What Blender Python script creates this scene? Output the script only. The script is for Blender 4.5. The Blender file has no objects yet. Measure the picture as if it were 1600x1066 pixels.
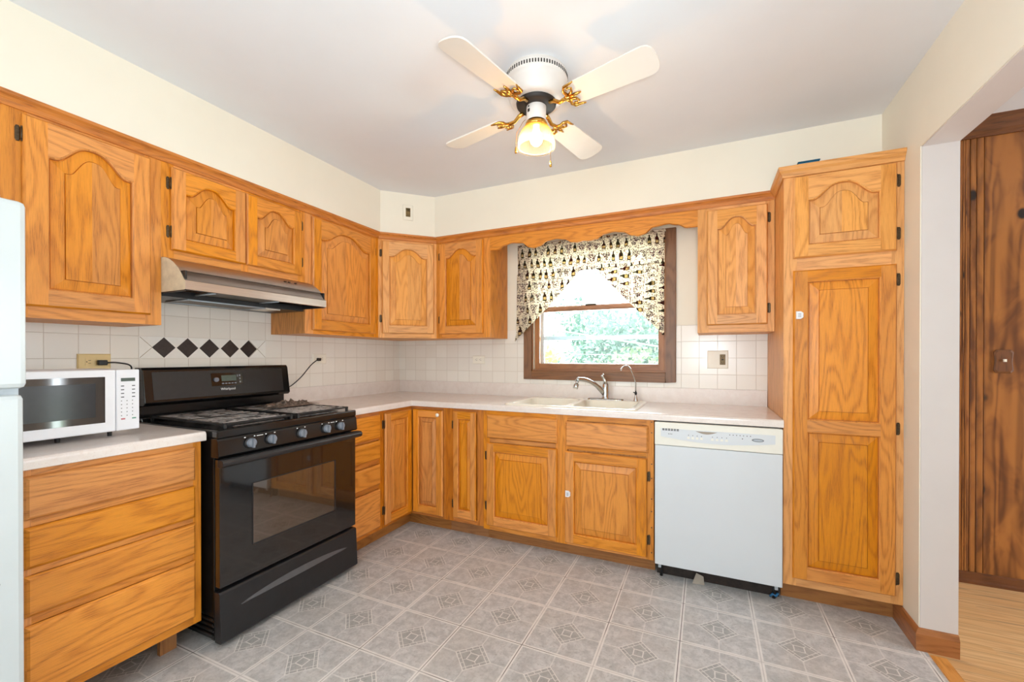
import bpy, bmesh, math, random
from mathutils import Vector, Matrix, noise as mnoise
random.seed(7)
R = math.radians
C = bpy.context.scene.collection
sc = bpy.context.scene

# ------------------------------------------------------------------ camera
cam_d = bpy.data.cameras.new('camera')
cam = bpy.data.objects.new('camera', cam_d); C.objects.link(cam)
cam.location = (2.5364, -3.0901, 1.2261)
cam.rotation_euler = (R(90 - 0.22), R(0.0), R(24.53))
cam_d.sensor_width = 36; cam_d.lens = 664.2 / 1600 * 36
cam_d.shift_y = (559.8 - 533) / 1600
cam_d.clip_start = .05; cam_d.clip_end = 200
sc.camera = cam
# ------------------------------------------------------------------ view
sc.view_settings.view_transform = 'Standard'
try: sc.view_settings.look = 'None'
except Exception: pass
sc.view_settings.gamma = 1
sc.view_settings.use_curve_mapping = False
sc.view_settings.exposure = -0.04
sc.cycles.max_bounces = 10
sc.cycles.diffuse_bounces = 6
sc.cycles.transparent_max_bounces = 12
sc.cycles.sample_clamp_indirect = 6
# ------------------------------------------------------------------ world / sun / big lights
w = bpy.data.worlds.new('world'); sc.world = w; w.use_nodes = True
wn = w.node_tree; bgn = wn.nodes['Background']
sky = wn.nodes.new('ShaderNodeTexSky'); sky.sky_type = 'NISHITA'; sky.sun_disc = False
sky.sun_elevation = R(48); sky.sun_rotation = R(200); sky.air_density = .8; sky.dust_density = 2.5; sky.ozone_density = 1
mxw = wn.nodes.new('ShaderNodeMix'); mxw.data_type = 'RGBA'; mxw.inputs[0].default_value = .72
mxw.inputs[7].default_value = (6.0, 6.3, 6.6, 1)
wn.links.new(sky.outputs[0], mxw.inputs[6]); wn.links.new(mxw.outputs[2], bgn.inputs[0])
bgn.inputs[1].default_value = 1.0

def lamp(name, typ, loc, energy, color, direction=None, size=None, size_y=None, angle=None):
    d = bpy.data.lights.new(name, typ); d.energy = energy; d.color = color
    if size is not None:
        if typ == 'AREA':
            d.shape = 'RECTANGLE'; d.size = size; d.size_y = size_y or size
        else: d.shadow_soft_size = size
    if angle is not None: d.angle = angle
    o = bpy.data.objects.new(name, d); C.objects.link(o); o.location = loc
    if direction is not None: o.rotation_euler = Vector(direction).to_track_quat('-Z', 'Y').to_euler()
    return o
lamp('sun', 'SUN', (0, -8, 12), 13.0, (1, .97, .92), (.35, .8, -.75), angle=R(1))
lamp('daylight_north_window', 'AREA', (1.80, .35, 1.62), 60, (.86, .94, 1), (0, -1, -.15), 1.0, .85)
lamp('rear_fill_lamp', 'AREA', (1.9, -4.50, 1.40), 64, (.84, .94, 1), (.08, 1, .14), 2.7, 1.9)  # added fill light behind the camera, in front of a closed wall
lamp('daylight_patio_door', 'AREA', (6.30, -1.0, 1.15), 80, (.84, .93, 1), (-1, 0, 0), 1.2, 2.0)
lamp('photographer_flash', 'AREA', (2.60, -3.05, 1.30), 24, (.84, .94, 1), (-.22, .85, .95), .20, .14)

# ------------------------------------------------------------------ node helpers
def srgb(r, g, b):
    f = lambda c: (c / 255 / 12.92) if c <= 10 else ((c / 255 + .055) / 1.055) ** 2.4
    return (f(r), f(g), f(b), 1)
class G:
    def __init__(s, name):
        s.m = bpy.data.materials.new(name); s.m.use_nodes = True
        s.t = s.m.node_tree; s.n = s.t.nodes; s.l = s.t.links
        s.b = s.n['Principled BSDF']; s.out = s.n['Material Output']
    def inp(s, sock, v):
        if v is None: return
        if hasattr(v, 'is_output') or isinstance(v, bpy.types.NodeSocket): s.l.new(v, sock)
        else: sock.default_value = v
    def M(s, op, a, b=None, c=None, clamp=False):
        n = s.n.new('ShaderNodeMath'); n.operation = op; n.use_clamp = clamp
        s.inp(n.inputs[0], a); s.inp(n.inputs[1], b); s.inp(n.inputs[2], c)
        return n.outputs[0]
    def vec(s, x, y, z):
        n = s.n.new('ShaderNodeCombineXYZ'); s.inp(n.inputs[0], x); s.inp(n.inputs[1], y); s.inp(n.inputs[2], z)
        return n.outputs[0]
    def sep(s, v):
        n = s.n.new('ShaderNodeSeparateXYZ'); s.l.new(v, n.inputs[0]); return n.outputs
    def noise(s, v, scale=1, detail=2, rough=.5, dist=0):
        n = s.n.new('ShaderNodeTexNoise'); s.l.new(v, n.inputs['Vector'])
        n.inputs['Scale'].default_value = scale; n.inputs['Detail'].default_value = detail
        n.inputs['Roughness'].default_value = rough; n.inputs['Distortion'].default_value = dist
        return n.outputs[0]
    def voro(s, v, scale=1, feature='F1'):
        n = s.n.new('ShaderNodeTexVoronoi'); s.l.new(v, n.inputs['Vector']); n.feature = feature
        n.inputs['Scale'].default_value = scale; return n.outputs
    def mix(s, f, a, b, mode='MIX'):
        n = s.n.new('ShaderNodeMix'); n.data_type = 'RGBA'; n.blend_type = mode
        s.inp(n.inputs[0], f); s.inp(n.inputs[6], a); s.inp(n.inputs[7], b); return n.outputs[2]
    def ramp(s, f, stops):
        n = s.n.new('ShaderNodeValToRGB'); s.l.new(f, n.inputs[0]); e = n.color_ramp.elements
        while len(e) < len(stops): e.new(.5)
        for i, (p, c) in enumerate(stops): e[i].position = p; e[i].color = c
        return n.outputs[0]
    def step(s, x, lo, hi):
        n = s.n.new('ShaderNodeMapRange'); n.interpolation_type = 'SMOOTHSTEP'; s.inp(n.inputs[0], x)
        n.inputs[1].default_value = lo; n.inputs[2].default_value = hi; return n.outputs[0]
    def attr(s, name):
        n = s.n.new('ShaderNodeAttribute'); n.attribute_name = name; return n
    def uv(s): return s.n.new('ShaderNodeUVMap').outputs[0]
    def obj(s): return s.n.new('ShaderNodeTexCoord').outputs['Object']
    def pos(s): return s.n.new('ShaderNodeNewGeometry').outputs['Position']
    def bump(s, h, strength=.2, dist=.002):
        n = s.n.new('ShaderNodeBump'); n.inputs['Strength'].default_value = strength
        n.inputs['Distance'].default_value = dist; s.l.new(h, n.inputs['Height']); s.l.new(n.outputs[0], s.b.inputs['Normal'])
    def fin(s, col=None, rough=None, metal=None, spec=None, coat=None):
        if col is not None: s.inp(s.b.inputs['Base Color'], col)
        if rough is not None: s.inp(s.b.inputs['Roughness'], rough)
        if metal is not None: s.inp(s.b.inputs['Metallic'], metal)
        if spec is not None: s.inp(s.b.inputs['Specular IOR Level'], spec)
        if coat is not None: s.inp(s.b.inputs['Coat Weight'], coat); s.b.inputs['Coat Roughness'].default_value = .15
        return s.m

def wood(name, light, mid, dark, ring=.46, pore=.62, rough=.44, fu=1.5, fv=10, k=70, varamt=.18, coat=.06):
    g = G(name); u, v, _ = g.sep(g.uv()); pc = g.attr('piece').outputs['Fac']
    seed = g.M('MULTIPLY', pc, 53.7)
    n = g.noise(g.vec(g.M('MULTIPLY', u, fu), g.M('MULTIPLY', v, fv), seed), 1, 1.5, .4, .25)
    wob = g.noise(g.vec(g.M('MULTIPLY', u, 9), g.M('MULTIPLY', v, 60), seed), 1, 2, .5)
    ph = g.M('ADD', g.M('MULTIPLY', n, k), g.M('MULTIPLY', wob, 1.6))
    s_ = g.M('ADD', g.M('MULTIPLY', g.M('SINE', ph), .5), .5)
    s_ = g.M('POWER', s_, 2.2)
    por = g.noise(g.vec(g.M('MULTIPLY', u, 16), g.M('MULTIPLY', v, 560), seed), 1, 3, .65)
    por = g.step(por, .46, .66)
    c = g.mix(g.M('MULTIPLY', s_, ring), light, mid)
    c = g.mix(g.M('MULTIPLY', g.M('MULTIPLY', por, g.M('ADD', g.M('MULTIPLY', s_, .65), .35)), pore), c, dark)
    big = g.noise(g.vec(g.M('MULTIPLY', u, 2.2), g.M('MULTIPLY', v, 5), seed), 1, 2, .5)
    c = g.mix(g.M('MULTIPLY', g.step(big, .35, .75), .22), c, mid)
    tone = g.M('FRACT', g.M('MULTIPLY', pc, 7.31))
    hs = g.n.new('ShaderNodeHueSaturation'); g.l.new(c, hs.inputs['Color'])
    g.l.new(g.M('ADD', g.M('MULTIPLY', tone, varamt), 1 - varamt * .55), hs.inputs['Value'])
    g.l.new(g.M('ADD', g.M('MULTIPLY', g.M('FRACT', g.M('MULTIPLY', pc, 3.17)), .12), .94), hs.inputs['Saturation'])
    g.bump(g.M('ADD', g.M('MULTIPLY', por, -.6), g.M('MULTIPLY', s_, -.2)), .25, .001)
    return g.fin(hs.outputs[0], rough, coat=coat)

MAT = {}
MAT['oak'] = wood('honey_oak', srgb(226, 147, 56), srgb(186, 106, 26), srgb(122, 62, 14))
MAT['oak_pale'] = wood('pale_oak', srgb(232, 166, 92), srgb(198, 126, 54), srgb(142, 84, 34))
MAT['oak_dark'] = wood('dark_oak', srgb(204, 124, 42), srgb(168, 90, 20), srgb(100, 50, 12))  # darker oak tone for the crown strip and part of the base cabinets
MAT['toe'] = wood('toe_kick_wood', srgb(168, 112, 58), srgb(138, 84, 38), srgb(84, 46, 20), rough=.5)
MAT['casing'] = wood('stained_casing_wood', srgb(132, 88, 52), srgb(108, 68, 36), srgb(70, 42, 22), rough=.42)
MAT['sash'] = wood('sash_wood', srgb(164, 108, 64), srgb(140, 88, 48), srgb(96, 58, 30), rough=.42)
MAT['baseboard'] = wood('baseboard_wood', srgb(170, 106, 52), srgb(142, 82, 36), srgb(88, 48, 20), rough=.35)

def plain(name, col, rough=.5, metal=0, spec=.5, coat=0, noise_amt=.06, nscale=30, bump=.05):
    g = G(name); p = g.obj(); n = g.noise(p, nscale, 3, .6)
    d = tuple(c * (1 - noise_amt * 2) for c in col[:3]) + (1,)
    c = g.mix(g.step(n, .3, .75), col, d)
    if bump: g.bump(n, bump, .001)
    return g.fin(c, rough, metal, spec, coat)
MAT['paint'] = plain('cream_wall_paint', srgb(235, 229, 214), .55, noise_amt=.015, nscale=3, bump=.03)
MAT['paint_white'] = plain('white_jamb_paint', srgb(214, 207, 204), .5, noise_amt=.02, nscale=4, bump=.03)
MAT['ceiling'] = plain('ceiling_paint', srgb(226, 228, 232), .7, noise_amt=.015, nscale=2.5, bump=.04)
MAT['black'] = plain('black_enamel', srgb(17, 17, 18), .18, spec=.45, coat=.2, noise_amt=.1, nscale=14, bump=0)
MAT['black_sat'] = plain('satin_black', srgb(31, 31, 33), .34, noise_amt=.12, nscale=40, bump=.05)
MAT['black_cast'] = plain('cast_iron', srgb(34, 32, 31), .5, noise_amt=.25, nscale=80, bump=.3)
MAT['rubber'] = plain('black_rubber', srgb(28, 27, 28), .5, noise_amt=.05)
MAT['white_app'] = plain('white_enamel', srgb(204, 212, 214), .35, noise_amt=.012, nscale=6, bump=.02, coat=.2)
MAT['white_dw'] = plain('white_door_enamel', srgb(212, 217, 222), .4, noise_amt=.01, nscale=5, bump=.01)
MAT['bisque'] = plain('bisque_plastic', srgb(232, 230, 220), .4, noise_amt=.01)
MAT['white_pl'] = plain('white_plastic', srgb(232, 233, 238), .35, noise_amt=.01)
MAT['ivory'] = plain('ivory_plastic', srgb(222, 196, 140), .4, noise_amt=.02)
MAT['cream_pl'] = plain('cream_plastic', srgb(240, 234, 220), .4, noise_amt=.01)
MAT['dark_slot'] = plain('dark_slot', srgb(40, 34, 30), .6)
MAT['brown_pl'] = plain('brown_receptacle', srgb(140, 116, 72), .5, noise_amt=.2, nscale=200)
MAT['chrome'] = plain('chrome', srgb(205, 208, 210), .14, metal=1, noise_amt=.02, bump=0)
MAT['brass'] = plain('polished_brass', srgb(222, 170, 84), .2, metal=1, noise_amt=.15, nscale=60, bump=.1)
MAT['bronze'] = plain('antique_bronze', srgb(92, 76, 56), .38, metal=.7, noise_amt=.25, nscale=150)
MAT['fan_white'] = plain('fan_white_enamel', srgb(222, 216, 210), .35, noise_amt=.01)
MAT['blade'] = plain('fan_blade_white', srgb(224, 218, 210), .45, noise_amt=.02, nscale=5)
MAT['sink'] = plain('biscuit_sink_enamel', srgb(236, 230, 216), .2, noise_amt=.02, nscale=8, coat=.4)
MAT['film'] = plain('cream_protective_film', srgb(226, 214, 186), .4, noise_amt=.12, nscale=18, bump=.5)
MAT['filter'] = plain('greasy_filter_mesh', srgb(120, 112, 100), .45, metal=.6, noise_amt=.3, nscale=260, bump=.5)
MAT['foil'] = plain('scorched_liner', srgb(150, 142, 138), .42, metal=.45, noise_amt=.4, nscale=45, bump=.5)
g = G('scorched_grate_plate'); n = g.noise(g.obj(), 16, 4, .65, .5)
MAT['plate'] = g.fin(g.mix(g.step(n, .38, .54), srgb(36, 33, 32), srgb(186, 180, 178)), .38, .35); g.bump(n, .3, .002)
MAT['crumple'] = plain('crumpled_scorched_sheet', srgb(132, 112, 98), .5, metal=.2, noise_amt=.45, nscale=70, bump=.6)
MAT['knob'] = plain('grey_knob_plastic', srgb(116, 122, 132), .35, noise_amt=.05)
MAT['accent'] = plain('dark_accent_tile', srgb(50, 42, 42), .3, noise_amt=.2, nscale=60)
MAT['teal'] = plain('teal_cover', srgb(24, 98, 128), .4)
MAT['alu'] = plain('grey_aluminium', srgb(176, 186, 194), .4, metal=.2)
MAT['alu_light'] = plain('ivory_jamb_liner', srgb(226, 220, 204), .45)
MAT['mark'] = plain('grey_print', srgb(120, 124, 130), .5)
MAT['mark_dark'] = plain('dark_print', srgb(60, 62, 66), .5)
MAT['mark_red'] = plain('red_print', srgb(190, 90, 100), .5)
MAT['mark_green'] = plain('green_print', srgb(90, 150, 130), .5)
MAT['logo'] = plain('white_print', srgb(236, 236, 236), .4)
MAT['lcd'] = plain('green_grey_lcd', srgb(84, 96, 88), .25)
MAT['lens_dark'] = plain('dark_glass_panel', srgb(52, 54, 58), .12, noise_amt=.05, bump=0)
MAT['dark_toe'] = plain('dark_toe_board', srgb(48, 36, 30), .7, noise_amt=.35, nscale=35)  # dark blotchy brown for the recessed toe boards
MAT['scrap'] = plain('grey_scrap', srgb(168, 156, 142), .7)
MAT['blue'] = plain('blue_wire', srgb(40, 110, 160), .4)
MAT['wire'] = plain('utility_cable', srgb(150, 160, 160), .6)
MAT['switch_plate'] = wood('carved_switch_plate', srgb(120, 74, 40), srgb(92, 54, 28), srgb(50, 28, 14), rough=.4)
MAT['bark'] = plain('bark', srgb(120, 104, 88), .8, noise_amt=.3, nscale=12)
MAT['lawn'] = plain('lawn', srgb(110, 150, 80), .9, noise_amt=.2, nscale=8)
MAT['siding'] = plain('pale_siding', srgb(226, 226, 222), .7)
MAT['roofing'] = plain('grey_roofing', srgb(150, 150, 154), .8)

# brushed steel
g = G('brushed_steel'); x, y, z = g.sep(g.obj())
n = g.noise(g.vec(g.M('MULTIPLY', x, 300), g.M('MULTIPLY', y, 4), g.M('MULTIPLY', z, 300)), 1, 2, .5)
MAT['steel'] = g.fin(g.mix(n, srgb(196, 184, 174), srgb(160, 150, 144)), .34, 1); g.bump(n, .08, .001)

# laminate counter
g = G('pink_beige_laminate'); p = g.pos()
a = g.noise(p, 18, 4, .65, .6); b = g.noise(p, 240, 2, .5)
c = g.mix(g.step(a, .35, .7), srgb(230, 221, 215), srgb(224, 213, 206))
c = g.mix(g.M('MULTIPLY', g.step(b, .55, .7), .35), c, srgb(212, 192, 182))
MAT['laminate'] = g.fin(c, .24, spec=.5, coat=.15)

# backsplash tile
def tile_mat(name, ax):
    g = G(name); xyz = g.sep(g.pos()); h = xyz[ax]; z = xyz[2]; P = .11
    def line(co, off):
        f = g.M('FRACT', g.M('ADD', g.M('DIVIDE', g.M('SUBTRACT', co, off), P), 100.0))
        return g.M('ABSOLUTE', g.M('SUBTRACT', f, .5))
    lh = line(h, -1.953 if ax == 1 else 2.605); lz = line(z, 1.217)
    d = g.M('MAXIMUM', lh, lz)
    grout = g.step(d, .484, .494)
    ids = g.vec(g.M('FLOOR', g.M('DIVIDE', g.M('SUBTRACT', h, -1.953 if ax == 1 else 2.605), P)), g.M('FLOOR', g.M('DIVIDE', g.M('SUBTRACT', z, 1.217), P)), 0.0)
    wn_ = g.n.new('ShaderNodeTexWhiteNoise'); g.l.new(ids, wn_.inputs['Vector'])
    base = g.mix(wn_.outputs['Value'], srgb(238, 234, 226), srgb(232, 226, 217))
    base = g.mix(g.M('MULTIPLY', g.noise(g.pos(), 9, 3, .5), .25), base, srgb(226, 218, 208))
    c = g.mix(g.M('MULTIPLY', grout, .8), base, srgb(204, 192, 178))
    g.bump(g.M('MULTIPLY', grout, -1), .6, .002)
    return g.fin(c, .22, spec=.5)
MAT['tile_left'] = tile_mat('cream_tile_left', 1); MAT['tile_back'] = tile_mat('cream_tile_back', 0)
MAT['tile_plain'] = plain('light_cut_tile', srgb(240, 237, 231), .22, noise_amt=.02)

# vinyl floor
g = G('patterned_vinyl_tile'); x, y, z = g.sep(g.pos()); P = .305
def cell(co, off): return g.M('DIVIDE', g.M('SUBTRACT', co, off), P)
cx_, cy_ = cell(x, 2.131 - 20 * P), cell(y, -1.127 - 20 * P)
p = g.M('SUBTRACT', g.M('FRACT', cx_), .5); q = g.M('SUBTRACT', g.M('FRACT', cy_), .5)
ap, aq = g.M('ABSOLUTE', p), g.M('ABSOLUTE', q)
mx = g.M('MAXIMUM', ap, aq); mn = g.M('MINIMUM', ap, aq); d1 = g.M('ADD', ap, aq)
def band(v, c0, wd, soft=.006):
    return g.M('SUBTRACT', 1.0, g.step(g.M('ABSOLUTE', g.M('SUBTRACT', v, c0)), wd, wd + soft))
wobn = g.noise(g.pos(), 60, 2, .5)
d1w = g.M('ADD', d1, g.M('MULTIPLY', g.M('SUBTRACT', wobn, .5), .012))
inside = g.M('SUBTRACT', 1.0, g.step(d1w, .262, .268))
L1 = band(d1w, .262, .006); L2 = band(d1w, .195, .004); L3 = band(mx, .062, .004)
s1, s2 = g.M('ABSOLUTE', g.M('ADD', p, q)), g.M('ABSOLUTE', g.M('SUBTRACT', p, q))
smn = g.M('MINIMUM', s1, s2); smx = g.M('MAXIMUM', s1, s2)
inband = g.M('MULTIPLY', g.step(d1w, .19, .195), inside)
crossb = g.M('MAXIMUM', band(smn, .195, .003), g.M('MAXIMUM', band(smn, .065, .003), 0.0))
L4 = g.M('MULTIPLY', inband, crossb)
L5 = g.M('MULTIPLY', g.M('MULTIPLY', band(smn, .0, .003), g.M('SUBTRACT', 1.0, g.step(d1w, .19, .2))), g.step(mx, .06, .066))
spoke = g.M('MULTIPLY', g.M('SUBTRACT', 1.0, g.step(mn, .005, .012)), g.step(d1w, .262, .27))
border = g.step(mx, .466, .474); gap = g.step(mx, .493, .497)
gapn = g.step(g.noise(g.pos(), 2.3, 2, .5), .46, .56)
white = g.M('MAXIMUM', g.M('MAXIMUM', g.M('MAXIMUM', L1, L2), g.M('MAXIMUM', L3, L4)), g.M('MAXIMUM', g.M('MAXIMUM', L5, g.M('MULTIPLY', spoke, .6)), border))
white = g.M('MULTIPLY', white, g.M('ADD', g.M('MULTIPLY', g.noise(g.pos(), 30, 2, .5), .5), .5))
mott = g.noise(g.pos(), 22, 5, .7, .4); mott2 = g.noise(g.pos(), 95, 3, .6); big = g.noise(g.pos(), 4, 2, .5)
base = g.mix(g.step(mott, .32, .68), srgb(174, 174, 174), srgb(206, 205, 204))
base = g.mix(g.M('MULTIPLY', g.step(mott2, .52, .7), .45), base, srgb(144, 138, 133))
base = g.mix(g.M('MULTIPLY', g.step(big, .4, .7), .3), base, srgb(188, 182, 174))
base = g.mix(g.M('MULTIPLY', inside, .45), base, srgb(134, 135, 132))
c = g.mix(g.M('MULTIPLY', white, .95), base, srgb(234, 230, 226))
c = g.mix(g.M('MULTIPLY', gap, g.M('ADD', g.M('MULTIPLY', gapn, .6), .30)), c, srgb(62, 50, 46))
g.bump(g.M('ADD', g.M('MULTIPLY', white, -.5), g.M('MULTIPLY', mott, .3)), .15, .001)
MAT['vinyl'] = g.fin(c, g.M('ADD', g.M('MULTIPLY', mott, .2), .28), spec=.4)

# oak strip floor (runs in X)
g = G('oak_strip_floor'); x, y, z = g.sep(g.pos())
row = g.M('DIVIDE', y, .057); rid = g.M('FLOOR', row); fr = g.M('FRACT', row)
wn_ = g.n.new('ShaderNodeTexWhiteNoise'); wn_.noise_dimensions = '1D'; g.l.new(rid, wn_.inputs['W'])
xs = g.M('ADD', g.M('DIVIDE', x, .9), g.M('MULTIPLY', wn_.outputs['Value'], 7)); cid = g.M('FLOOR', xs)
wn2 = g.n.new('ShaderNodeTexWhiteNoise'); g.l.new(g.vec(rid, cid, 0.0), wn2.inputs['Vector']); tv = wn2.outputs['Value']
n = g.noise(g.vec(g.M('MULTIPLY', x, 1.8), g.M('MULTIPLY', y, 26), g.M('MULTIPLY', tv, 40)), 1, 2, .5, .3)
s_ = g.M('ADD', g.M('MULTIPLY', g.M('SINE', g.M('MULTIPLY', n, 30)), .5), .5)
c = g.mix(g.M('MULTIPLY', s_, .6), srgb(232, 194, 144), srgb(204, 156, 104))
dk = g.step(g.noise(g.vec(g.M('MULTIPLY', x, 3), g.M('MULTIPLY', y, 40), tv), 1, 4, .6), .56, .7)
c = g.mix(g.M('MULTIPLY', dk, .6), c, srgb(120, 98, 82))
c = g.mix(g.M('MULTIPLY', tv, .35), c, srgb(214, 160, 100))
edge = g.step(g.M('ABSOLUTE', g.M('SUBTRACT', fr, .5)), .47, .49)
c = g.mix(g.M('MULTIPLY', edge, .5), c, srgb(92, 62, 40))
MAT['strip'] = g.fin(c, .35, coat=.2)

# knotty pine
g = G('knotty_pine'); u, v, _ = g.sep(g.uv()); pc = g.attr('piece').outputs['Fac']; sd = g.M('MULTIPLY', pc, 31.3)
kv = g.vec(g.M('MULTIPLY', u, 4.6), g.M('MULTIPLY', v, 6.5), sd)
vo = g.voro(kv, 1); kd = vo['Distance']
hump = g.M('MULTIPLY', g.M('SUBTRACT', 1.0, g.step(kd, 0, .55)), 2.6)
n = g.noise(g.vec(g.M('MULTIPLY', u, 1.0), g.M('MULTIPLY', v, 14), sd), 1, 1.5, .4, .2)
s_ = g.M('POWER', g.M('ADD', g.M('MULTIPLY', g.M('SINE', g.M('ADD', g.M('MULTIPLY', n, 26), hump)), .5), .5), 1.8)
c = g.mix(s_, srgb(158, 98, 46), srgb(104, 58, 26))
bl = g.noise(g.vec(g.M('MULTIPLY', u, 3), g.M('MULTIPLY', v, 7), sd), 1, 3, .6, 1)
c = g.mix(g.M('MULTIPLY', g.step(bl, .45, .75), .55), c, srgb(84, 48, 26))
c = g.mix(g.M('MULTIPLY', g.step(bl, .60, .40), .30), c, srgb(186, 122, 58))
c = g.mix(g.M('SUBTRACT', 1.0, g.step(kd, .09, .17)), c, srgb(34, 20, 14))
MAT['pine'] = g.fin(c, .38, coat=.2)
MAT['pine_trim'] = wood('dark_moulding_wood', srgb(112, 66, 34), srgb(84, 46, 22), srgb(44, 24, 12), rough=.35)

# oven glass: black glass, window a bit see-through dark brown
g = G('oven_glass'); MAT['oven_glass'] = g.fin(srgb(16, 15, 16), .05, spec=.6, coat=.6)
g = G('oven_window'); MAT['oven_window'] = g.fin(srgb(64, 49, 36), .04, spec=1.0, coat=1.0)
g.b.inputs['Coat Roughness'].default_value = .02
g = G('microwave_window'); MAT['mw_window'] = g.fin(srgb(50, 50, 52), .06, spec=.9, coat=.8); g.b.inputs['Coat Roughness'].default_value = .03

# window glass
g = G('window_glass'); tr = g.n.new('ShaderNodeBsdfTransparent'); gl = g.n.new('ShaderNodeBsdfGlossy'); gl.inputs['Roughness'].default_value = .02
fz = g.n.new('ShaderNodeFresnel'); fz.inputs[0].default_value = 1.45; ms = g.n.new('ShaderNodeMixShader')
tr.inputs[0].default_value = (.94, .97, .96, 1)
g.l.new(fz.outputs[0], ms.inputs[0]); g.l.new(tr.outputs[0], ms.inputs[1]); g.l.new(gl.outputs[0], ms.inputs[2]); g.l.new(ms.outputs[0], g.out.inputs[0])
MAT['glass'] = g.m
# lamp shade glass (amber at neck, clear at rim)
g = G('ribbed_amber_glass'); z = g.sep(g.obj())[2]
t_ = g.step(z, 2.150, 2.235)
tint = g.mix(t_, (1, .90, .70, 1), (1, .62, .20, 1))
ttr = g.mix(t_, (.97, .93, .86, 1), (.95, .74, .42, 1))
tr = g.n.new('ShaderNodeBsdfTransparent'); g.l.new(ttr, tr.inputs[0])
tl = g.n.new('ShaderNodeBsdfTranslucent'); g.l.new(tint, tl.inputs[0])
gl = g.n.new('ShaderNodeBsdfGlossy'); gl.inputs['Roughness'].default_value = .15
sx_, sy_, sz_ = g.sep(g.obj()); rib = g.M('ADD', g.M('MULTIPLY', g.M('SINE', g.M('MULTIPLY', g.M('ARCTAN2', sy_, sx_), 48)), .5), .5)
lw = g.n.new('ShaderNodeLayerWeight'); lw.inputs[0].default_value = .35
m1 = g.n.new('ShaderNodeMixShader'); g.l.new(g.M('ADD', g.M('MULTIPLY', lw.outputs['Facing'], .16), g.M('ADD', g.M('ADD', g.M('MULTIPLY', t_, .05), .012), g.M('MULTIPLY', rib, .06))), m1.inputs[0]); g.l.new(tr.outputs[0], m1.inputs[1]); g.l.new(tl.outputs[0], m1.inputs[2])
m3 = g.n.new('ShaderNodeMixShader'); m3.inputs[0].default_value = .05; g.l.new(m1.outputs[0], m3.inputs[1]); g.l.new(gl.outputs[0], m3.inputs[2])
g.l.new(m3.outputs[0], g.out.inputs[0]); MAT['shade'] = g.m
g = G('lit_bulb'); em = g.n.new('ShaderNodeEmission'); em.inputs[0].default_value = (1, .80, .52, 1); em.inputs[1].default_value = 22
g.l.new(em.outputs[0], g.out.inputs[0]); MAT['bulb'] = g.m
# sheer curtain seen in reflections
g = G('tan_sheer_fabric'); tl = g.n.new('ShaderNodeBsdfTranslucent'); tl.inputs[0].default_value = (.55, .45, .36, 1)
df = g.n.new('ShaderNodeBsdfDiffuse'); df.inputs[0].default_value = (.5, .42, .34, 1); m1 = g.n.new('ShaderNodeMixShader')
g.l.new(tl.outputs[0], m1.inputs[1]); g.l.new(df.outputs[0], m1.inputs[2]); g.l.new(m1.outputs[0], g.out.inputs[0]); MAT['sheer'] = g.m

# wine print curtain fabric
g = G('wine_print_fabric'); u, v, _ = g.sep(g.uv()); v = g.M('ADD', v, g.M('MULTIPLY', g.M('SUBTRACT', g.noise(g.vec(u, v, 0.0), 14, 1, .5), .5), .035)); u = g.M('ADD', u, g.M('MULTIPLY', g.M('SUBTRACT', g.noise(g.vec(v, u, 3.0), 14, 1, .5), .5), .02))
def layer(CW, CH, ou, ov, rowshift):
    fv_ = g.M('DIVIDE', g.M('ADD', v, ov), CH); ri = g.M('FLOOR', fv_)
    fu_ = g.M('ADD', g.M('DIVIDE', g.M('ADD', u, ou), CW), g.M('MULTIPLY', ri, rowshift)); ci = g.M('FLOOR', fu_)
    a = g.M('MULTIPLY', g.M('SUBTRACT', g.M('FRACT', fu_), .5), CW); b = g.M('MULTIPLY', g.M('SUBTRACT', g.M('FRACT', fv_), .5), CH)
    w_ = g.n.new('ShaderNodeTexWhiteNoise'); g.l.new(g.vec(ri, ci, 0.0), w_.inputs['Vector'])
    return a, b, w_.outputs['Value']
def lt(x, c, s=.0008): return g.M('SUBTRACT', 1.0, g.step(x, c - s, c + s))
a, b, r = layer(.052, .086, 0.0, 0.0, .37)
aa = g.M('ABSOLUTE', a)
body = g.M('MULTIPLY', lt(aa, .0125), g.M('MULTIPLY', lt(b, .005), lt(g.M('MULTIPLY', b, -1), .032)))
shoulder = g.M('MULTIPLY', lt(g.M('ADD', aa, g.M('MULTIPLY', b, .70)), .0160), g.M('MULTIPLY', lt(b, .016), g.step(b, .003, .005)))
neck = g.M('MULTIPLY', lt(aa, .0046), g.M('MULTIPLY', lt(b, .034), g.step(b, .010, .012)))
bottle = g.M('MAXIMUM', g.M('MAXIMUM', body, shoulder), neck)
label = g.M('MULTIPLY', lt(aa, .0088), g.M('MULTIPLY', lt(b, -.006), lt(g.M('MULTIPLY', b, -1), .024)))
grape = g.M('MULTIPLY', g.M('MULTIPLY', lt(g.M('ADD', aa, g.M('MULTIPLY', b, -.5)), .020), lt(g.M('ABSOLUTE', b), .026)), lt(g.voro(g.vec(u, v, 0.0), 150)['Distance'], .52, .08))
kind = g.step(r, .62, .64)
col_b = g.mix(g.step(r, .2, .21), srgb(64, 34, 34), srgb(56, 58, 44))
cb = g.mix(bottle, srgb(250, 241, 222), col_b); cb = g.mix(g.M('MULTIPLY', label, .85), cb, srgb(232, 206, 150))
cg = g.mix(grape, srgb(250, 241, 222), srgb(84, 58, 72))
c = g.mix(kind, cb, cg)
a2, b2, r2 = layer(.0215, .041, .012, .021, .21)
blob = g.M('MULTIPLY', lt(g.noise(g.vec(u, v, r2), 120, 2, .6), .445, .02), 1.0)
c = g.mix(g.M('MULTIPLY', blob, .8), c, g.mix(g.step(r2, .5, .52), srgb(112, 54, 44), srgb(96, 84, 60)))
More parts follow.
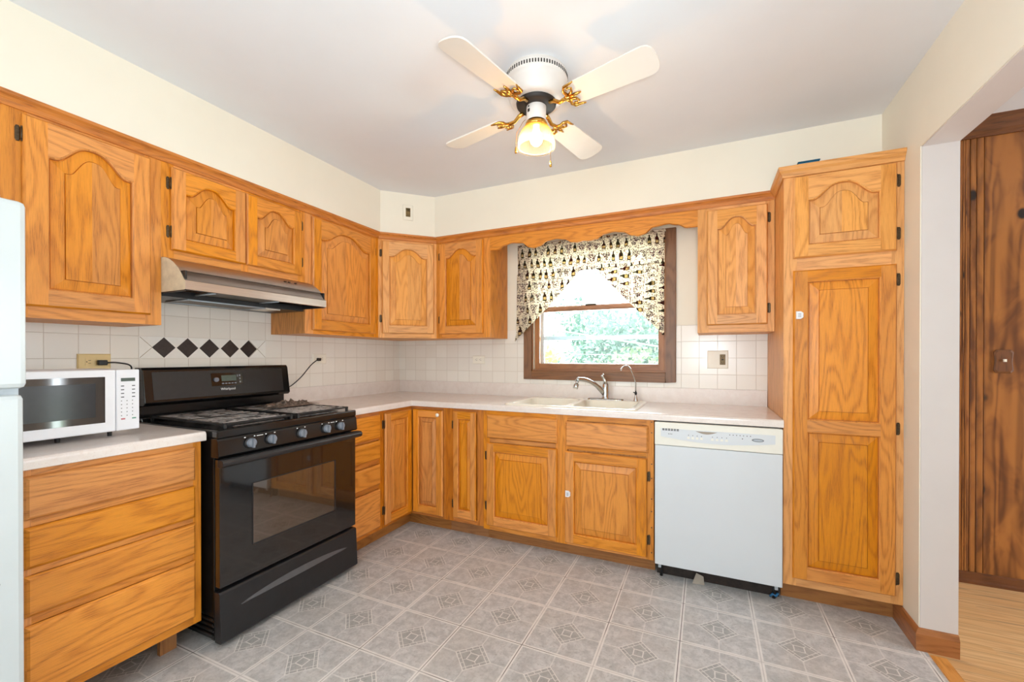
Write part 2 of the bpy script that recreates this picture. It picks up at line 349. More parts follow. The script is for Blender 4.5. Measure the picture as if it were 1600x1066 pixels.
stripe = lt(g.M('ABSOLUTE', g.M('ADD', b, .0385)), .0022)
c = g.mix(g.M('MULTIPLY', stripe, g.step(g.noise(g.vec(u, v, 0.0), 60, 1, .5), .50, .54)), c, srgb(96, 54, 44))
df = g.n.new('ShaderNodeBsdfDiffuse'); tl = g.n.new('ShaderNodeBsdfTranslucent'); m1 = g.n.new('ShaderNodeMixShader'); m1.inputs[0].default_value = .58
g.l.new(c, df.inputs[0]); g.l.new(c, tl.inputs[0]); g.l.new(df.outputs[0], m1.inputs[1]); g.l.new(tl.outputs[0], m1.inputs[2]); g.l.new(m1.outputs[0], g.out.inputs[0])
MAT['curtain'] = g.m
# leaves
def leafmat(name, c1, c2):
    g = G(name); n = g.noise(g.obj(), 1.2, 3, .6)
    c = g.mix(g.step(n, .35, .65), c1, c2)
    df = g.n.new('ShaderNodeBsdfDiffuse'); tl = g.n.new('ShaderNodeBsdfTranslucent'); m1 = g.n.new('ShaderNodeMixShader'); m1.inputs[0].default_value = .4
    g.l.new(c, df.inputs[0]); g.l.new(c, tl.inputs[0]); g.l.new(df.outputs[0], m1.inputs[1]); g.l.new(tl.outputs[0], m1.inputs[2]); g.l.new(m1.outputs[0], g.out.inputs[0])
    return g.m
MAT['leaf_a'] = leafmat('yellow_green_leaves', srgb(206, 206, 140), srgb(176, 184, 124))
MAT['leaf_b'] = leafmat('green_leaves', srgb(150, 168, 134), srgb(118, 142, 112))
MAT['leaf_c'] = leafmat('blue_green_leaves', srgb(138, 162, 148), srgb(108, 136, 128))
MAT['leaf_d'] = leafmat('overexposed_leaves', srgb(232, 224, 222), srgb(206, 210, 196))  # blown-out brightness put into the leaf colour

# ------------------------------------------------------------------ mesh builder
PC = [0.0]
def newpiece():
    PC[0] += 1.0
    return (PC[0] * 0.618034) % 1.0 + .001
class MB:
    """collects polygons (own vertices) with a grain-aligned uv and a per-piece seed"""
    def __init__(s): s.v = []; s.f = []; s.uv = []; s.pc = []; s.mi = []; s.sm = []
    def poly(s, pts, grain='z', pc=None, mi=0, uv=None, smooth=False):
        pts = [Vector(p) for p in pts]
        if pc is None: pc = newpiece()
        b = len(s.v); s.v += pts; s.f.append(tuple(range(b, b + len(pts))))
        if uv is None:
            n = Vector((0, 0, 0))
            for i in range(len(pts)):
                a_, b_ = pts[i], pts[(i + 1) % len(pts)]
                n += Vector(((a_.y - b_.y) * (a_.z + b_.z), (a_.z - b_.z) * (a_.x + b_.x), (a_.x - b_.x) * (a_.y + b_.y)))
            gi = 'xyz'.index(grain); nn = [abs(c) for c in n]; ni = nn.index(max(nn))
            if ni == gi: a_, b_ = [i for i in range(3) if i != gi]
            else: a_ = gi; b_ = [i for i in range(3) if i != gi and i != ni][0]
            o = pc * 3
            uv = [(p[a_] + o, p[b_] + o * .7) for p in pts]
        s.uv.append(uv); s.pc.append(pc); s.mi.append(mi); s.sm.append(smooth)
    def box(s, x0, y0, z0, x1, y1, z1, grain='z', pc=None, mi=0, skip='', M=None):
        if pc is None: pc = newpiece()
        x0, x1 = min(x0, x1), max(x0, x1); y0, y1 = min(y0, y1), max(y0, y1); z0, z1 = min(z0, z1), max(z0, z1)
        P = lambda i, j, k: ((x0, x1)[i], (y0, y1)[j], (z0, z1)[k])
        F = {'-x': [P(0,1,0), P(0,0,0), P(0,0,1), P(0,1,1)], '+x': [P(1,0,0), P(1,1,0), P(1,1,1), P(1,0,1)],
             '-y': [P(0,0,0), P(1,0,0), P(1,0,1), P(0,0,1)], '+y': [P(1,1,0), P(0,1,0), P(0,1,1), P(1,1,1)],
             '-z': [P(0,1,0), P(1,1,0), P(1,0,0), P(0,0,0)], '+z': [P(0,0,1), P(1,0,1), P(1,1,1), P(0,1,1)]}
        for k, pts in F.items():
            if k in skip: continue
            if M: pts = [M @ Vector(p) for p in pts]
            s.poly(pts, grain, pc, mi)
    def rings(s, loops, grain='z', pc=None, mi=0, closed=True, smooth=False):
        if pc is None: pc = newpiece()
        for A, B in zip(loops, loops[1:]):
            n = len(A); rng = range(n if closed else n - 1)
            for i in rng:
                j = (i + 1) % n
                s.poly([A[i], A[j], B[j], B[i]], grain, pc, mi, smooth=smooth)
    def tube(s, path, r, seg=10, mi=0, caps=True, smooth=True):
        pc = newpiece(); path = [Vector(p) for p in path]; n = len(path)
        rs = r if isinstance(r, (list, tuple)) else [r] * n
        loops = []; up = Vector((.123, .271, 1)).normalized(); prev = None
        for i, p in enumerate(path):
            t = (path[min(i + 1, n - 1)] - path[max(i - 1, 0)]).normalized()
            if prev is None:
                a = t.cross(up)
                if a.length < .2: a = t.cross(Vector((1, 0, 0)))
            else: a = prev - t * prev.dot(t)
            a.normalize(); prev = a; b = t.cross(a)
            loops.append([p + (a * math.cos(2 * math.pi * k / seg) + b * math.sin(2 * math.pi * k / seg)) * rs[i] for k in range(seg)])
        s.rings([list(reversed(l)) for l in loops], 'z', pc, mi, smooth=smooth)
        if caps:
            s.poly(loops[0], 'z', pc, mi); s.poly(list(reversed(loops[-1])), 'z', pc, mi)
    def lathe(s, prof, center=(0, 0, 0), seg=32, mi=0, M=None, smooth=True, rf=None):
        pc = newpiece(); c = Vector(center); loops = []
        for r_, z_ in prof:
            l = []
            for k in range(seg):
                a = 2 * math.pi * k / seg; rr = r_ * (rf(a, z_) if rf else 1)
                p = Vector((rr * math.cos(a), rr * math.sin(a), z_))
                l.append((M @ p if M else p) + c)
            loops.append(l)
        s.rings(loops, 'z', pc, mi, smooth=smooth)
    def build(s, name, mats, parent=None, bevel=0, weld=True):
        me = bpy.data.meshes.new(name); me.from_pydata([tuple(v) for v in s.v], [], s.f)
        uvl = me.uv_layers.new(name='UVMap'); flat = [c for f in s.uv for p in f for c in p]
        uvl.data.foreach_set('uv', flat)
        at = me.attributes.new('piece', 'FLOAT', 'FACE'); at.data.foreach_set('value', s.pc)
        me.polygons.foreach_set('material_index', s.mi); me.polygons.foreach_set('use_smooth', s.sm)
        if not isinstance(mats, (list, tuple)): mats = [mats]
        for m in mats: me.materials.append(MAT[m] if isinstance(m, str) else m)
        if weld:
            bm = bmesh.new(); bm.from_mesh(me); bmesh.ops.remove_doubles(bm, verts=bm.verts, dist=1e-5)
            bm.to_mesh(me); bm.free()
        me.update()
        o = bpy.data.objects.new(name, me); C.objects.link(o)
        if parent is not None: o.parent = parent
        if bevel:
            md = o.modifiers.new('bevel', 'BEVEL'); md.width = bevel; md.segments = 2; md.limit_method = 'ANGLE'; md.angle_limit = R(40)
        return o

def tag(o, label, cat, group=None, kind=None):
    if label: o['label'] = label
    if cat: o['category'] = cat
    if group: o['group'] = group
    if kind: o['kind'] = kind
    return o
def struct(o): o['kind'] = 'structure'; return o
def empty(name, loc, rz=0):
    o = bpy.data.objects.new(name, None); C.objects.link(o); o.location = loc; o.rotation_euler = (0, 0, R(rz))
    o.empty_display_size = .05; return o
def boxobj(name, mat, b, parent=None, bevel=0, grain='z'):
    m = MB(); m.box(*b, grain=grain); return m.build(name, mat, parent, bevel)
def textobj(name, txt, size, mat, parent, M, extrude=.0004):
    cu = bpy.data.curves.new(name, 'FONT'); cu.body = txt; cu.size = size; cu.extrude = extrude; cu.align_x = 'CENTER'; cu.align_y = 'CENTER'
    t = bpy.data.objects.new(name, cu); C.objects.link(t)
    dg = bpy.context.evaluated_depsgraph_get(); me = bpy.data.meshes.new_from_object(t.evaluated_get(dg))
    bpy.data.objects.remove(t); bpy.data.curves.remove(cu)
    me.transform(M); me.materials.clear(); me.materials.append(MAT[mat])
    o = bpy.data.objects.new(name, me); C.objects.link(o); o.parent = parent; return o

# ------------------------------------------------------------------ dimensions
XR = 3.35; ZC = 2.4616; ZT = 2.142; ZB = 1.367; CT = .9126; XP = 2.8865
# ------------------------------------------------------------------ structure
m = MB(); m.box(-.15, -4.75, -.08, 3.372, .0, 0); struct(m.build('floor', 'vinyl'))
m = MB(); m.box(3.372, -4.75, -.08, 6.45, .2, 0); m.box(3.374, -4.7, 0, 3.424, -.80, .004, grain='y', mi=1)
struct(m.build('floor_dining', ['strip', 'oak_pale']))
struct(boxobj('ceiling', 'ceiling', (-.15, -4.75, ZC, 3.36, .15, ZC + .12)))
struct(boxobj('ceiling_dining', 'ceiling', (3.46, -4.75, 2.495, 6.45, .2, 2.60)))
struct(boxobj('wall_left', 'paint', (-.15, -4.75, -.05, 0, .15, ZC)))
OX0, OX1, OZ0, OZ1 = 1.300, 2.287, 1.115, 2.035
m = MB()
m.box(0, 0, -.05, OX0, .15, ZC, skip='+x'); m.box(OX1, 0, -.05, XR, .15, ZC)
m.box(OX0, 0, -.05, OX1, .15, OZ0); m.box(OX0, 0, OZ1, OX1, .15, ZC)
struct(m.build('wall_back', 'paint'))
m = MB()
m.box(XR, -.762, -.05, 3.47, .15, 2.62, mi=0); m.box(XR, -3.2, 2.105, 3.47, -.762, 2.62); m.box(XR, -4.75, -.05, 3.47, -3.2, 2.62)
struct(m.build('wall_right', 'paint'))
m = MB(); m.box(3.354, -.766, 0, 3.4725, -.762, 2.101); m.box(3.354, -3.19, 2.101, 3.4725, -.762, 2.105); struct(m.build('trim_1', 'paint_white'))
struct(boxobj('wall_rear', 'paint', (-.15, -4.75, -.05, 6.45, -4.6, 2.62)))
m = MB(); m.box(6.3, -4.75, -.05, 6.45, -1.6, 2.62); m.box(6.3, -.3, -.05, 6.45, .2, 2.62); m.box(6.3, -1.6, 2.15, 6.45, -.3, 2.62)
struct(m.build('wall_dining_east', 'paint'))
# invented window frame on the solid rear wall, around the added fill lamp
m = MB()
for a_, b_ in ((.3, .38), (1.66, 1.74), (3.02, 3.1)): m.box(a_, -4.6, .3, b_, -4.56, 2.4)
m.box(.3, -4.6, .3, 3.1, -4.56, .36); m.box(.3, -4.6, 2.34, 3.1, -4.56, 2.4)
struct(m.build('rear_fill_frame', 'paint_white'))
m = MB()
for a_, b_ in ((-1.6, -1.53), (-.98, -.92), (-.37, -.30)): m.box(6.26, a_, 0, 6.31, b_, 2.15)
m.box(6.26, -1.6, 2.08, 6.31, -.3, 2.15); m.box(6.26, -1.6, 0, 6.31, -.3, .1)
struct(m.build('door_1', 'paint_white'))
# soffit above the wall cabinets
m = MB(); zs0, zs1 = ZT + .004, ZC; d = .3344
m.box(0, -4.6, zs0, d, -.62, zs1); m.box(.62, -d, zs0, XR, 0, zs1)
P = [(0, -.62), (d, -.62), (.62, -d), (.62, 0), (0, 0)]
m.poly([(x, y, zs0) for x, y in reversed(P)]); 
m.poly([(d, -.62, zs0), (.62, -d, zs0), (.62, -d, zs1), (d, -.62, zs1)])
struct(m.build('wall_soffit', 'paint'))
# backsplash tile
AY0, AY1, AZ0, AZ1 = -1.953, -1.293, 1.217, 1.327
m = MB(); m.box(0, -3.3, 1.012, .005, 0, 1.700); o = struct(m.build('trim_2', 'tile_left'))
m = MB()
m.box(.005, AY0, AZ0, .0062, AY1, AZ1); m.build('accent_band', 'tile_plain', o)
for k in range(5):
    yc = AY0 + .11 * (k + 1) - .004 + .003 * (k > 2); zc_ = (AZ0 + AZ1) / 2; h_ = .0525
    m = MB(); A = [(.0064, yc - h_, zc_), (.0064, yc, zc_ - h_), (.0064, yc + h_, zc_), (.0064, yc, zc_ + h_)]
    B = [(.0082, yc + (p[1] - yc) * .96, zc_ + (p[2] - zc_) * .96) for p in A]
    m.rings([A, B]); m.poly(B); t = m.build('accent_tile', 'accent', o); t['label'] = 'dark brown diamond accent tile'
# fine grout lines crossing between the diamonds
m = MB()
for k in range(6):
    yc = AY0 + .055 + .11 * k; zc_ = (AZ0 + AZ1) / 2
    for s_ in (-1, 1):
        a_ = Vector((.0063, yc - .052, zc_ - s_ * .052)); b_ = Vector((.0063, yc + .052, zc_ + s_ * .052)); t_ = Vector((0, .0007, -.0007 * s_))
        if k in (0, 5) : m.poly([a_ - t_, b_ - t_, b_ + t_, a_ + t_])
m.build('grout_line', 'brown_pl', o)
m = MB()
m.box(0.005, -.005, 1.012, 1.234, 0, 1.437); m.box(2.353, -.005, 1.012, XP, 0, 1.437); m.box(1.234, -.005, 1.012, 2.353, 0, 1.049)
struct(m.build('trim_3', 'tile_back'))
# crown strip on the wall cabinets
def sweep(m, path, prof, mi=0, grain='x', closedprof=False):
    """path: list of (x,y, outward dir (dx,dy) already mitred); prof: (o,z)"""
    loops = [[(x + dx * o, y + dy * o, z) for o, z in prof] for (x, y, dx, dy) in path]
    pc = newpiece()
    for A, B in zip(loops, loops[1:]):
        gr = 'x' if abs(A[0][0] - B[0][0]) > abs(A[0][1] - B[0][1]) else 'y'
        for i in range(len(prof) - 1): m.poly([A[i], A[i + 1], B[i + 1], B[i]], gr, pc, mi)
    for L, rev in ((loops[0], False), (loops[-1], True)):
        m.poly(list(reversed(L)) if rev else L, 'z', pc, mi)
crown = [(0, 2.104), (.006, 2.104), (.010, 2.112), (.011, 2.122), (.018, 2.132), (.026, 2.139), (.027, 2.151), (0, 2.151)]
t8 = math.tan(R(22.5)); f0 = .3122
m = MB()
cc = .62 - f0 + 0.0
sweep(m, [(f0, -3.25, 1, 0), (f0, -.62, 1, -t8), (.62, -f0, t8, -1), (XP - .0, -f0, 0, -1)], crown)
struct(m.build('trim_4', 'oak_dark'))
# baseboards at the opening
m = MB(); bp = [(0, 0), (.014, 0), (.015, .07), (.008, .088), (.0, .092)]
sweep(m, [(XR, -.538, -1, 0), (XR, -.766, -1, -1), (3.4725, -.766, 0, -1)], bp); struct(m.build('baseboard_right', 'baseboard'))
# knotty pine far wall
PY = .046
m = MB(); m.box(3.47, PY + .012, -.05, 6.45, .2, 2.62, mi=1)
xs = [3.50, 3.66, 3.842, 3.868, 3.898, 4.13, 4.36, 4.58, 4.83, 5.05, 5.3, 5.52, 5.75, 6.0, 6.3]
for a_, b_ in zip(xs, xs[1:]):
    pc = newpiece(); f_ = .005
    x0, x1 = a_ + .0015, b_ - .0015
    A = [(x0, PY + .012, 0), (x1, PY + .012, 0), (x1, PY + .012, 2.49), (x0, PY + .012, 2.49)]
    B = [(x0, PY + .004, 0), (x1, PY + .004, 0), (x1, PY + .004, 2.49), (x0, PY + .004, 2.49)]
    D = [(x0 + f_, PY, 0), (x1 - f_, PY, 0), (x1 - f_, PY, 2.49), (x0 + f_, PY, 2.49)]
    m.rings([A, B, D], 'z', pc); m.poly(D, 'z', pc)
for xx in (3.80, 3.812, 3.822): m.box(xx, PY - .003, .05, xx + .005, PY + .001, 2.41, mi=0)
struct(m.build('wall_dining', ['pine', 'pine_trim']))
m = MB(); sweep(m, [(3.47, PY, 0, -1), (6.3, PY, 0, -1)], [(0, 0), (.03, 0), (.03, .012), (.016, .02), (.015, .05), (.004, .056), (0, .056)]); struct(m.build('baseboard_dining', 'pine_trim'))
m = MB(); sweep(m, [(3.47, PY, 0, -1), (6.3, PY, 0, -1)], [(0, 2.405), (.012, 2.405), (.016, 2.418), (.03, 2.43), (.05, 2.462), (.066, 2.478), (.07, 2.495), (0, 2.495)]); struct(m.build('trim_5', 'pine_trim'))

# ------------------------------------------------------------------ window
wr = empty('window_1', (0, 0, 0)); struct(wr)
def frame(m, x0, z0, x1, z1, wd, y0, y1, mi=0, wb=None, wt=None):
    wb = wb or wd; wt = wt or wd
    m.box(x0, y0, z0, x0 + wd, y1, z1, 'z', mi=mi); m.box(x1 - wd, y0, z0, x1, y1, z1, 'z', mi=mi)
    m.box(x0 + wd, y0, z0, x1 - wd, y1, z0 + wb, 'x', mi=mi); m.box(x0 + wd, y0, z1 - wt, x1 - wd, y1, z1, 'x', mi=mi)
m = MB(); frame(m, 1.235, 1.050, 2.352, 2.100, .066, -.022, -.0005); m.build('window_casing', 'casing', wr, bevel=.004)
m = MB(); frame(m, OX0, OZ0, OX1, OZ1, .012, -.0004, .14, mi=0); m.build('window_frame', 'sash', wr)
m = MB(); m.box(OX0 + .0121, -.004, OZ0 + .012, OX0 + .015, .022, OZ1 - .012); m.build('jamb_liner', 'alu_light', wr)
m = MB(); frame(m, OX0 + .012, OZ0 + .010, OX1 - .012, 1.605, .040, .022, .052, wb=.046, wt=.034)
m.box(OX0 + .05, .010, 1.580, OX1 - .05, .022, 1.605, 'x'); s1 = m.build('window_sash', 'sash', wr, bevel=.003)
m = MB(); m.box(1.72, .005, 1.606, 1.80, .03, 1.617); m.build('sash_lock', 'bronze', s1, bevel=.003)
m = MB(); m.box(OX0 + .05, .036, OZ0 + .05, OX1 - .05, .039, 1.575); m.build('window_pane', 'glass', s1)
m = MB(); frame(m, OX0 + .012, 1.575, OX1 - .012, OZ1 - .012, .040, .056, .086); s2 = m.build('window_sash', 'sash', wr, bevel=.003)
m = MB(); m.box(OX0 + .05, .069, 1.61, OX1 - .05, .072, 1.985); m.build('window_pane', 'glass', s2)
m = MB(); frame(m, OX0 + .03, OZ0 + .03, OX1 - .03, OZ1 - .02, .03, .105, .125, wb=.03)
m.box(OX0 + .06, .10, 1.355, OX1 - .06, .122, 1.385, 'x'); m.box(OX0 + .06, .10, 1.845, OX1 - .06, .118, 1.862, 'x')
m.build('storm_frame', 'alu', wr)

# ------------------------------------------------------------------ exterior
struct(boxobj('ground', 'lawn', (-30, .3, -1.25, 40, 60, -1.2)))
def tree(x, y, z0, h, rad, mat, n, label, sz=.11):
    r0 = empty('tree', (x, y, z0)); tag(r0, label, 'tree', 'trees beyond the kitchen window')
    m = MB(); m.tube([(0, 0, 0), (.05, .02, h * .35), (-.03, 0, h * .7)], [.16, .11, .05], 8); m.build('trunk', 'bark', r0)
    m = MB(); rnd = random.Random(int(x * 100 + y * 7))
    cl = []
    for k in range(16):
        a = rnd.uniform(0, 6.28); rr = rad * math.sqrt(rnd.random()) * .8; zz = h * rnd.uniform(.25, .9)
        cl.append((Vector((rr * math.cos(a), rr * math.sin(a), zz)), rad * rnd.uniform(.35, .6)))
    for k in range(n):
        c, cr = rnd.choice(cl); dv = Vector((rnd.gauss(0, 1), rnd.gauss(0, 1), rnd.gauss(0, 1))).normalized() * cr * rnd.uniform(.6, 1.05)
        p = c + dv; u_ = Vector((rnd.gauss(0, 1), rnd.gauss(0, 1), rnd.gauss(0, 1))).normalized(); v_ = u_.orthogonal().normalized()
        s_ = sz * rnd.uniform(.6, 1.3)
        m.poly([p - u_ * s_, p - v_ * s_ * .5, p + u_ * s_, p + v_ * s_ * .5], pc=.5, uv=[(0, 0)] * 4)
    m.build('foliage', mat, r0, weld=False)
tree(-.75, 5.2, -1.2, 2.75, .75, 'leaf_a', 2600, 'yellow-green shrub low at the left behind the window glass', .07)
tree(-3.2, 10.6, -1.2, 4.6, 1.5, 'leaf_d', 2600, 'pale whitish tree at the left of the window view', .10)
tree(.4, 9.4, -1.2, 3.5, 1.5, 'leaf_c', 3600, 'blue-green tree in the middle of the window view', .09)
tree(1.45, 5.6, -1.2, 2.55, .9, 'leaf_b', 2800, 'green bushy tree low at the right behind the window glass', .07)
tree(-1.2, 14.6, -1.2, 4.6, 2.2, 'leaf_c', 2800, 'blue-green tree farthest back in the window view', .12)
for px_ in (-7.0, 7.0):
    m = MB(); m.tube([(px_, 7.4, -1.2), (px_, 7.4, 3.2)], .11, 10); tag(m.build('utility_pole', 'bark'), 'wooden utility pole %s the view from the window' % ('left of' if px_ < 0 else 'right of'), 'pole')
for i, (z0, z1, yy, lab) in enumerate([(3.05, .55, 7.262, 'thick pale utility cable slanting down across the window view'), (1.55, 1.15, 7.52, 'thin utility cable lowest in the window view')]):
    m = MB(); pts = []
    for k in range(25):
        t = k / 24; pts.append((-7 + 14 * t, yy, z0 + (z1 - z0) * t - .3 * t * (1 - t)))
    m.tube(pts, .024 if i == 0 else .009, 6); tag(m.build('utility_cable', 'wire'), lab, 'cable')

# ------------------------------------------------------------------ cabinet pieces (local: x right, z up, y into the wall)
def contour(xl, xr, zb, zs, A, d, n):
    L = []; xl2, xr2, zb2 = xl + d, xr - d, zb + d
    def top(t):
        f = .5 * (1 + math.cos(math.pi * min(1, (abs(t) / .88) ** 1.35))) if A else 0
        return zs + A * f - d
    for i in range(n + 1): L.append((xl2 + (xr2 - xl2) * i / n, zb2))
    for i in range(n + 1):
        t = 1 - 2 * i / n; L.append(((xl2 + xr2) / 2 + t * (xr2 - xl2) / 2, top(t)))
    return L
HIN = {}
def hinge(parent, x, z, y=-.0, side=1, s=1.0, mat='bronze'):
    if 'm' not in HIN:
        m = MB(); prof = [(-.0035, -.028), (.0035, -.028), (.0065, -.020), (.0065, .020), (.0035, .028), (-.0035, .028), (-.0065, .020), (-.0065, -.020)]
        A = [(x_, 0, z_) for x_, z_ in prof]; B = [(x_, -.0025, z_) for x_, z_ in prof]; D = [(x_ * .7, -.004, z_ * .9) for x_, z_ in prof]
        m.rings([A, B, D]); m.poly(D)
        m.tube([(.0085, -.009, -.022), (.0085, -.009, .022)], .0032, 8); m.tube([(.0085, -.009, -.027), (.0085, -.009, -.022)], .003, 8); m.tube([(.0085, -.009, .022), (.0085, -.009, .027)], .003, 8)
        HIN['m'] = m.build('hinge', 'bronze'); HIN['used'] = False
    o = HIN['m']
    if HIN['used']: o = o.copy(); C.objects.link(o)
    HIN['used'] = True
    o.parent = parent; o.location = (x, y, z); o.scale = (side, 1, 1)
    return o
TH = .019
def door(parent, x0, z0, x1, z1, A=0, sw=.055, rt=.055, rb=.055, mat='oak', hinges=None, side='L', mid=None, name='door'):
    """hinges: list of z; side: which side the hinges are on"""
    T = -TH; e = .006
    m = MB()
    rect = lambda i, y: [(x0 + i, y, z0 + i), (x1 - i, y, z0 + i), (x1 - i, y, z1 - i), (x0 + i, y, z1 - i)]
    for k in range(4):
        pc = newpiece(); LL = [rect(.004, 0), rect(.004, -.004), rect(0, -.0045), rect(0, T + .009), rect(.003, T + .004), rect(e, T)]; j = (k + 1) % 4
        for a_, b_ in zip(LL, LL[1:]): m.poly([a_[k], a_[j], b_[j], b_[k]], 'x' if k in (0, 2) else 'z', pc)
    m.box(x0 + e, T, z0 + e, x0 + sw, T + .001, z1 - e, 'z', skip='+y -x +x -z +z'.split())
    m.box(x1 - sw, T, z0 + e, x1 - e, T + .001, z1 - e, 'z', skip='+y -x +x -z +z'.split())
    pcb = newpiece()
    m.poly([(x0 + sw, T, z0 + e), (x1 - sw, T, z0 + e), (x1 - sw, T, z0 + rb), (x0 + sw, T, z0 + rb)], 'x', pcb)
    wins = []
    if mid: wins = [(z0 + rb, mid[0], 0), (mid[1], z1 - rt, 0)]
    else: wins = [(z0 + rb, z1 - rt - A, A)]
    if mid: m.poly([(x0 + sw, T, mid[0]), (x1 - sw, T, mid[0]), (x1 - sw, T, mid[1]), (x0 + sw, T, mid[1])], 'x')
    panels = []
    for wi, (zb, zs, A_) in enumerate(wins):
        n = 28 if A_ else 1; ct = lambda d, y: [(p[0], y, p[1]) for p in contour(x0 + sw, x1 - sw, zb, zs, A_, d, n)]
        if wi == len(wins) - 1:
            c0 = ct(0, T)[n + 1:]; pct = newpiece()
            for i in range(n): m.poly([c0[i + 1], c0[i], (c0[i][0], T, z1 - e), (c0[i + 1][0], T, z1 - e)], 'x', pct)
        m.rings([ct(0, T), ct(.002, T + .002), ct(.0045, T + .004), ct(.005, T + .017)], 'z', pcb)
        pm = MB(); pcp = newpiece()
        bw = min(.036, (x1 - x0 - 2 * sw) * .17)
        pm.rings([ct(.005, T + .017), ct(.0085, T + .017), ct(.009, T + .0125), ct(.009 + bw, T + .0040), ct(.0092 + bw, T + .0085), ct(.0114 + bw, T + .0085), ct(.0118 + bw, T + .0002)], 'z', pcp)
        L = ct(.0118 + bw, T + .0002); npan = 2 if x1 - x0 > .3 else 1; tops = list(reversed(L[n + 1:])); bots = L[:n + 1]
        for i in range(n):
            p2 = pcp if (npan == 1 or i < n * .45) else (pcp * 1.7) % 1
            pm.poly([bots[i], bots[i + 1], tops[i + 1], tops[i]], 'z', p2)
        panels.append(pm)
    d = m.build(name, mat, parent, weld=True)
    for pm in panels: pm.build('raised_panel', mat, d)
    if hinges:
        for hz in hinges:
            if side == 'L': hinge(d, x0 - .0095, hz, 0, 1)
            else: hinge(d, x1 + .0095, hz, 0, -1)
    return d
def drawer(parent, x0, z0, x1, z1, mat='oak', name='drawer_front'):
    m = MB(); pc = newpiece(); r = lambda i, y: [(x0 + i, y, z0 + i), (x1 - i, y, z0 + i), (x1 - i, y, z1 - i), (x0 + i, y, z1 - i)]
    m.rings([r(.004, 0), r(.004, -.004), r(0, -.0045), r(0, -.008), r(.004, -.013), r(.010, -.0175), r(.012, -.0175)], 'x', pc); m.poly(r(.012, -.0175), 'x', pc)
    return m.build(name, mat, parent)
def cabinet(name, label, loc, rz, W, z0, H, D, stiles, rails, mat='oak', group=None, cat='cabinet', toe=None, fmat=None, hollow=False):
    """stiles: (x0,x1) full height; rails: (x0,x1,z0,z1)"""
    r = empty(name, loc, rz); tag(r, label, cat, group)
    m = MB()
    if hollow:
        m.box(.001, .019, z0, .018, D, z0 + H); m.box(W - .018, .019, z0, W - .001, D, z0 + H); m.box(.018, .019, z0, W - .018, D, z0 + .018); m.box(.018, D - .01, z0 + .018, W - .018, D, z0 + H); m.box(.018, .0185, z0 + .018, W - .018, .024, z0 + H)
    else: m.box(.001, .019, z0, W - .001, D, z0 + H, 'z')
    m.build('carcass', mat, r)
    m = MB()
    for a_, b_ in stiles: m.box(a_, 0, z0, b_, .019, z0 + H, 'z')
    for a_, b_, c_, d_ in rails: m.box(a_, 0, c_, b_, .019, d_, 'x')
    m.build('face_frame', fmat or mat, r)
    if toe:
        m = MB(); m.box(toe[0], .075, 0, toe[1], .09, z0, 'x'); m.build('toe_kick', 'toe', r)
    return r
UG = 'oak wall cabinets'; BG = 'oak base cabinets'
HU = ZT - ZB
# --- left wall uppers: local x = world y - y0, face at x=f0
def upper(y0, y1): return (f0, y0, 0), 90, y1 - y0
loc, rz, W = upper(-2.52, -2.0075)
c = cabinet('wall_cabinet', 'large single-door oak wall cabinet between the refrigerator and the range hood', loc, rz, W, ZB, HU, f0 - .002,
            [(0, .10), (W - .06, W)], [(.10, W - .06, ZB, ZB + .06), (.10, W - .06, ZT - .07, ZT)], group=UG)
door(c, .085, 1.409, .468, 2.092, A=.075, sw=.062, rt=.052, rb=.062, hinges=[1.52, 2.02], side='L')
loc, rz, W = upper(-2.0075, -1.2567); zh = 1.674
c = cabinet('wall_cabinet', 'short two-door oak wall cabinet mounted above the range hood', loc, rz, W, zh, ZT - zh, f0 - .002,
            [(0, .05), (W - .05, W), (.36, .40)], [(.05, .36, zh, zh + .05), (.40, W - .05, zh, zh + .05), (.05, .36, ZT - .07, ZT), (.40, W - .05, ZT - .07, ZT)], group=UG)
door(c, .036, 1.712, .3775, 2.090, A=.062, sw=.055, rt=.045, rb=.055, hinges=[1.795, 2.015], side='L')
door(c, .3825, 1.712, .7215, 2.090, A=.062, sw=.055, rt=.045, rb=.055, hinges=[1.795, 2.015], side='R')
loc, rz, W = upper(-1.2567, -.62)
c = cabinet('wall_cabinet', 'single-door oak wall cabinet right of the range hood, before the corner', loc, rz, W, ZB, HU, f0 - .002,
            [(0, .06), (W - .045, W)], [(.06, W - .045, ZB, ZB + .06), (.06, W - .045, ZT - .07, ZT)], group=UG)
door(c, .048, 1.392, .598, 2.093, A=.075, sw=.060, rt=.050, rb=.062, hinges=[1.50, 2.00], side='R')
# over-refrigerator cabinet
loc, rz, W = upper(-3.30, -2.522)
c = cabinet('wall_cabinet', 'short oak wall cabinet above the refrigerator at the left picture edge', loc, rz, W, 1.75, ZT - 1.75, f0 - .002,
            [(0, .05), (W - .05, W), (.37, .41)], [(.05, W - .05, 1.75, 1.80), (.05, W - .05, ZT - .07, ZT)], group=UG)
door(c, .03, 1.78, .385, 2.09, A=.05, rt=.045); door(c, .395, 1.78, .75, 2.09, A=.05, rt=.045)
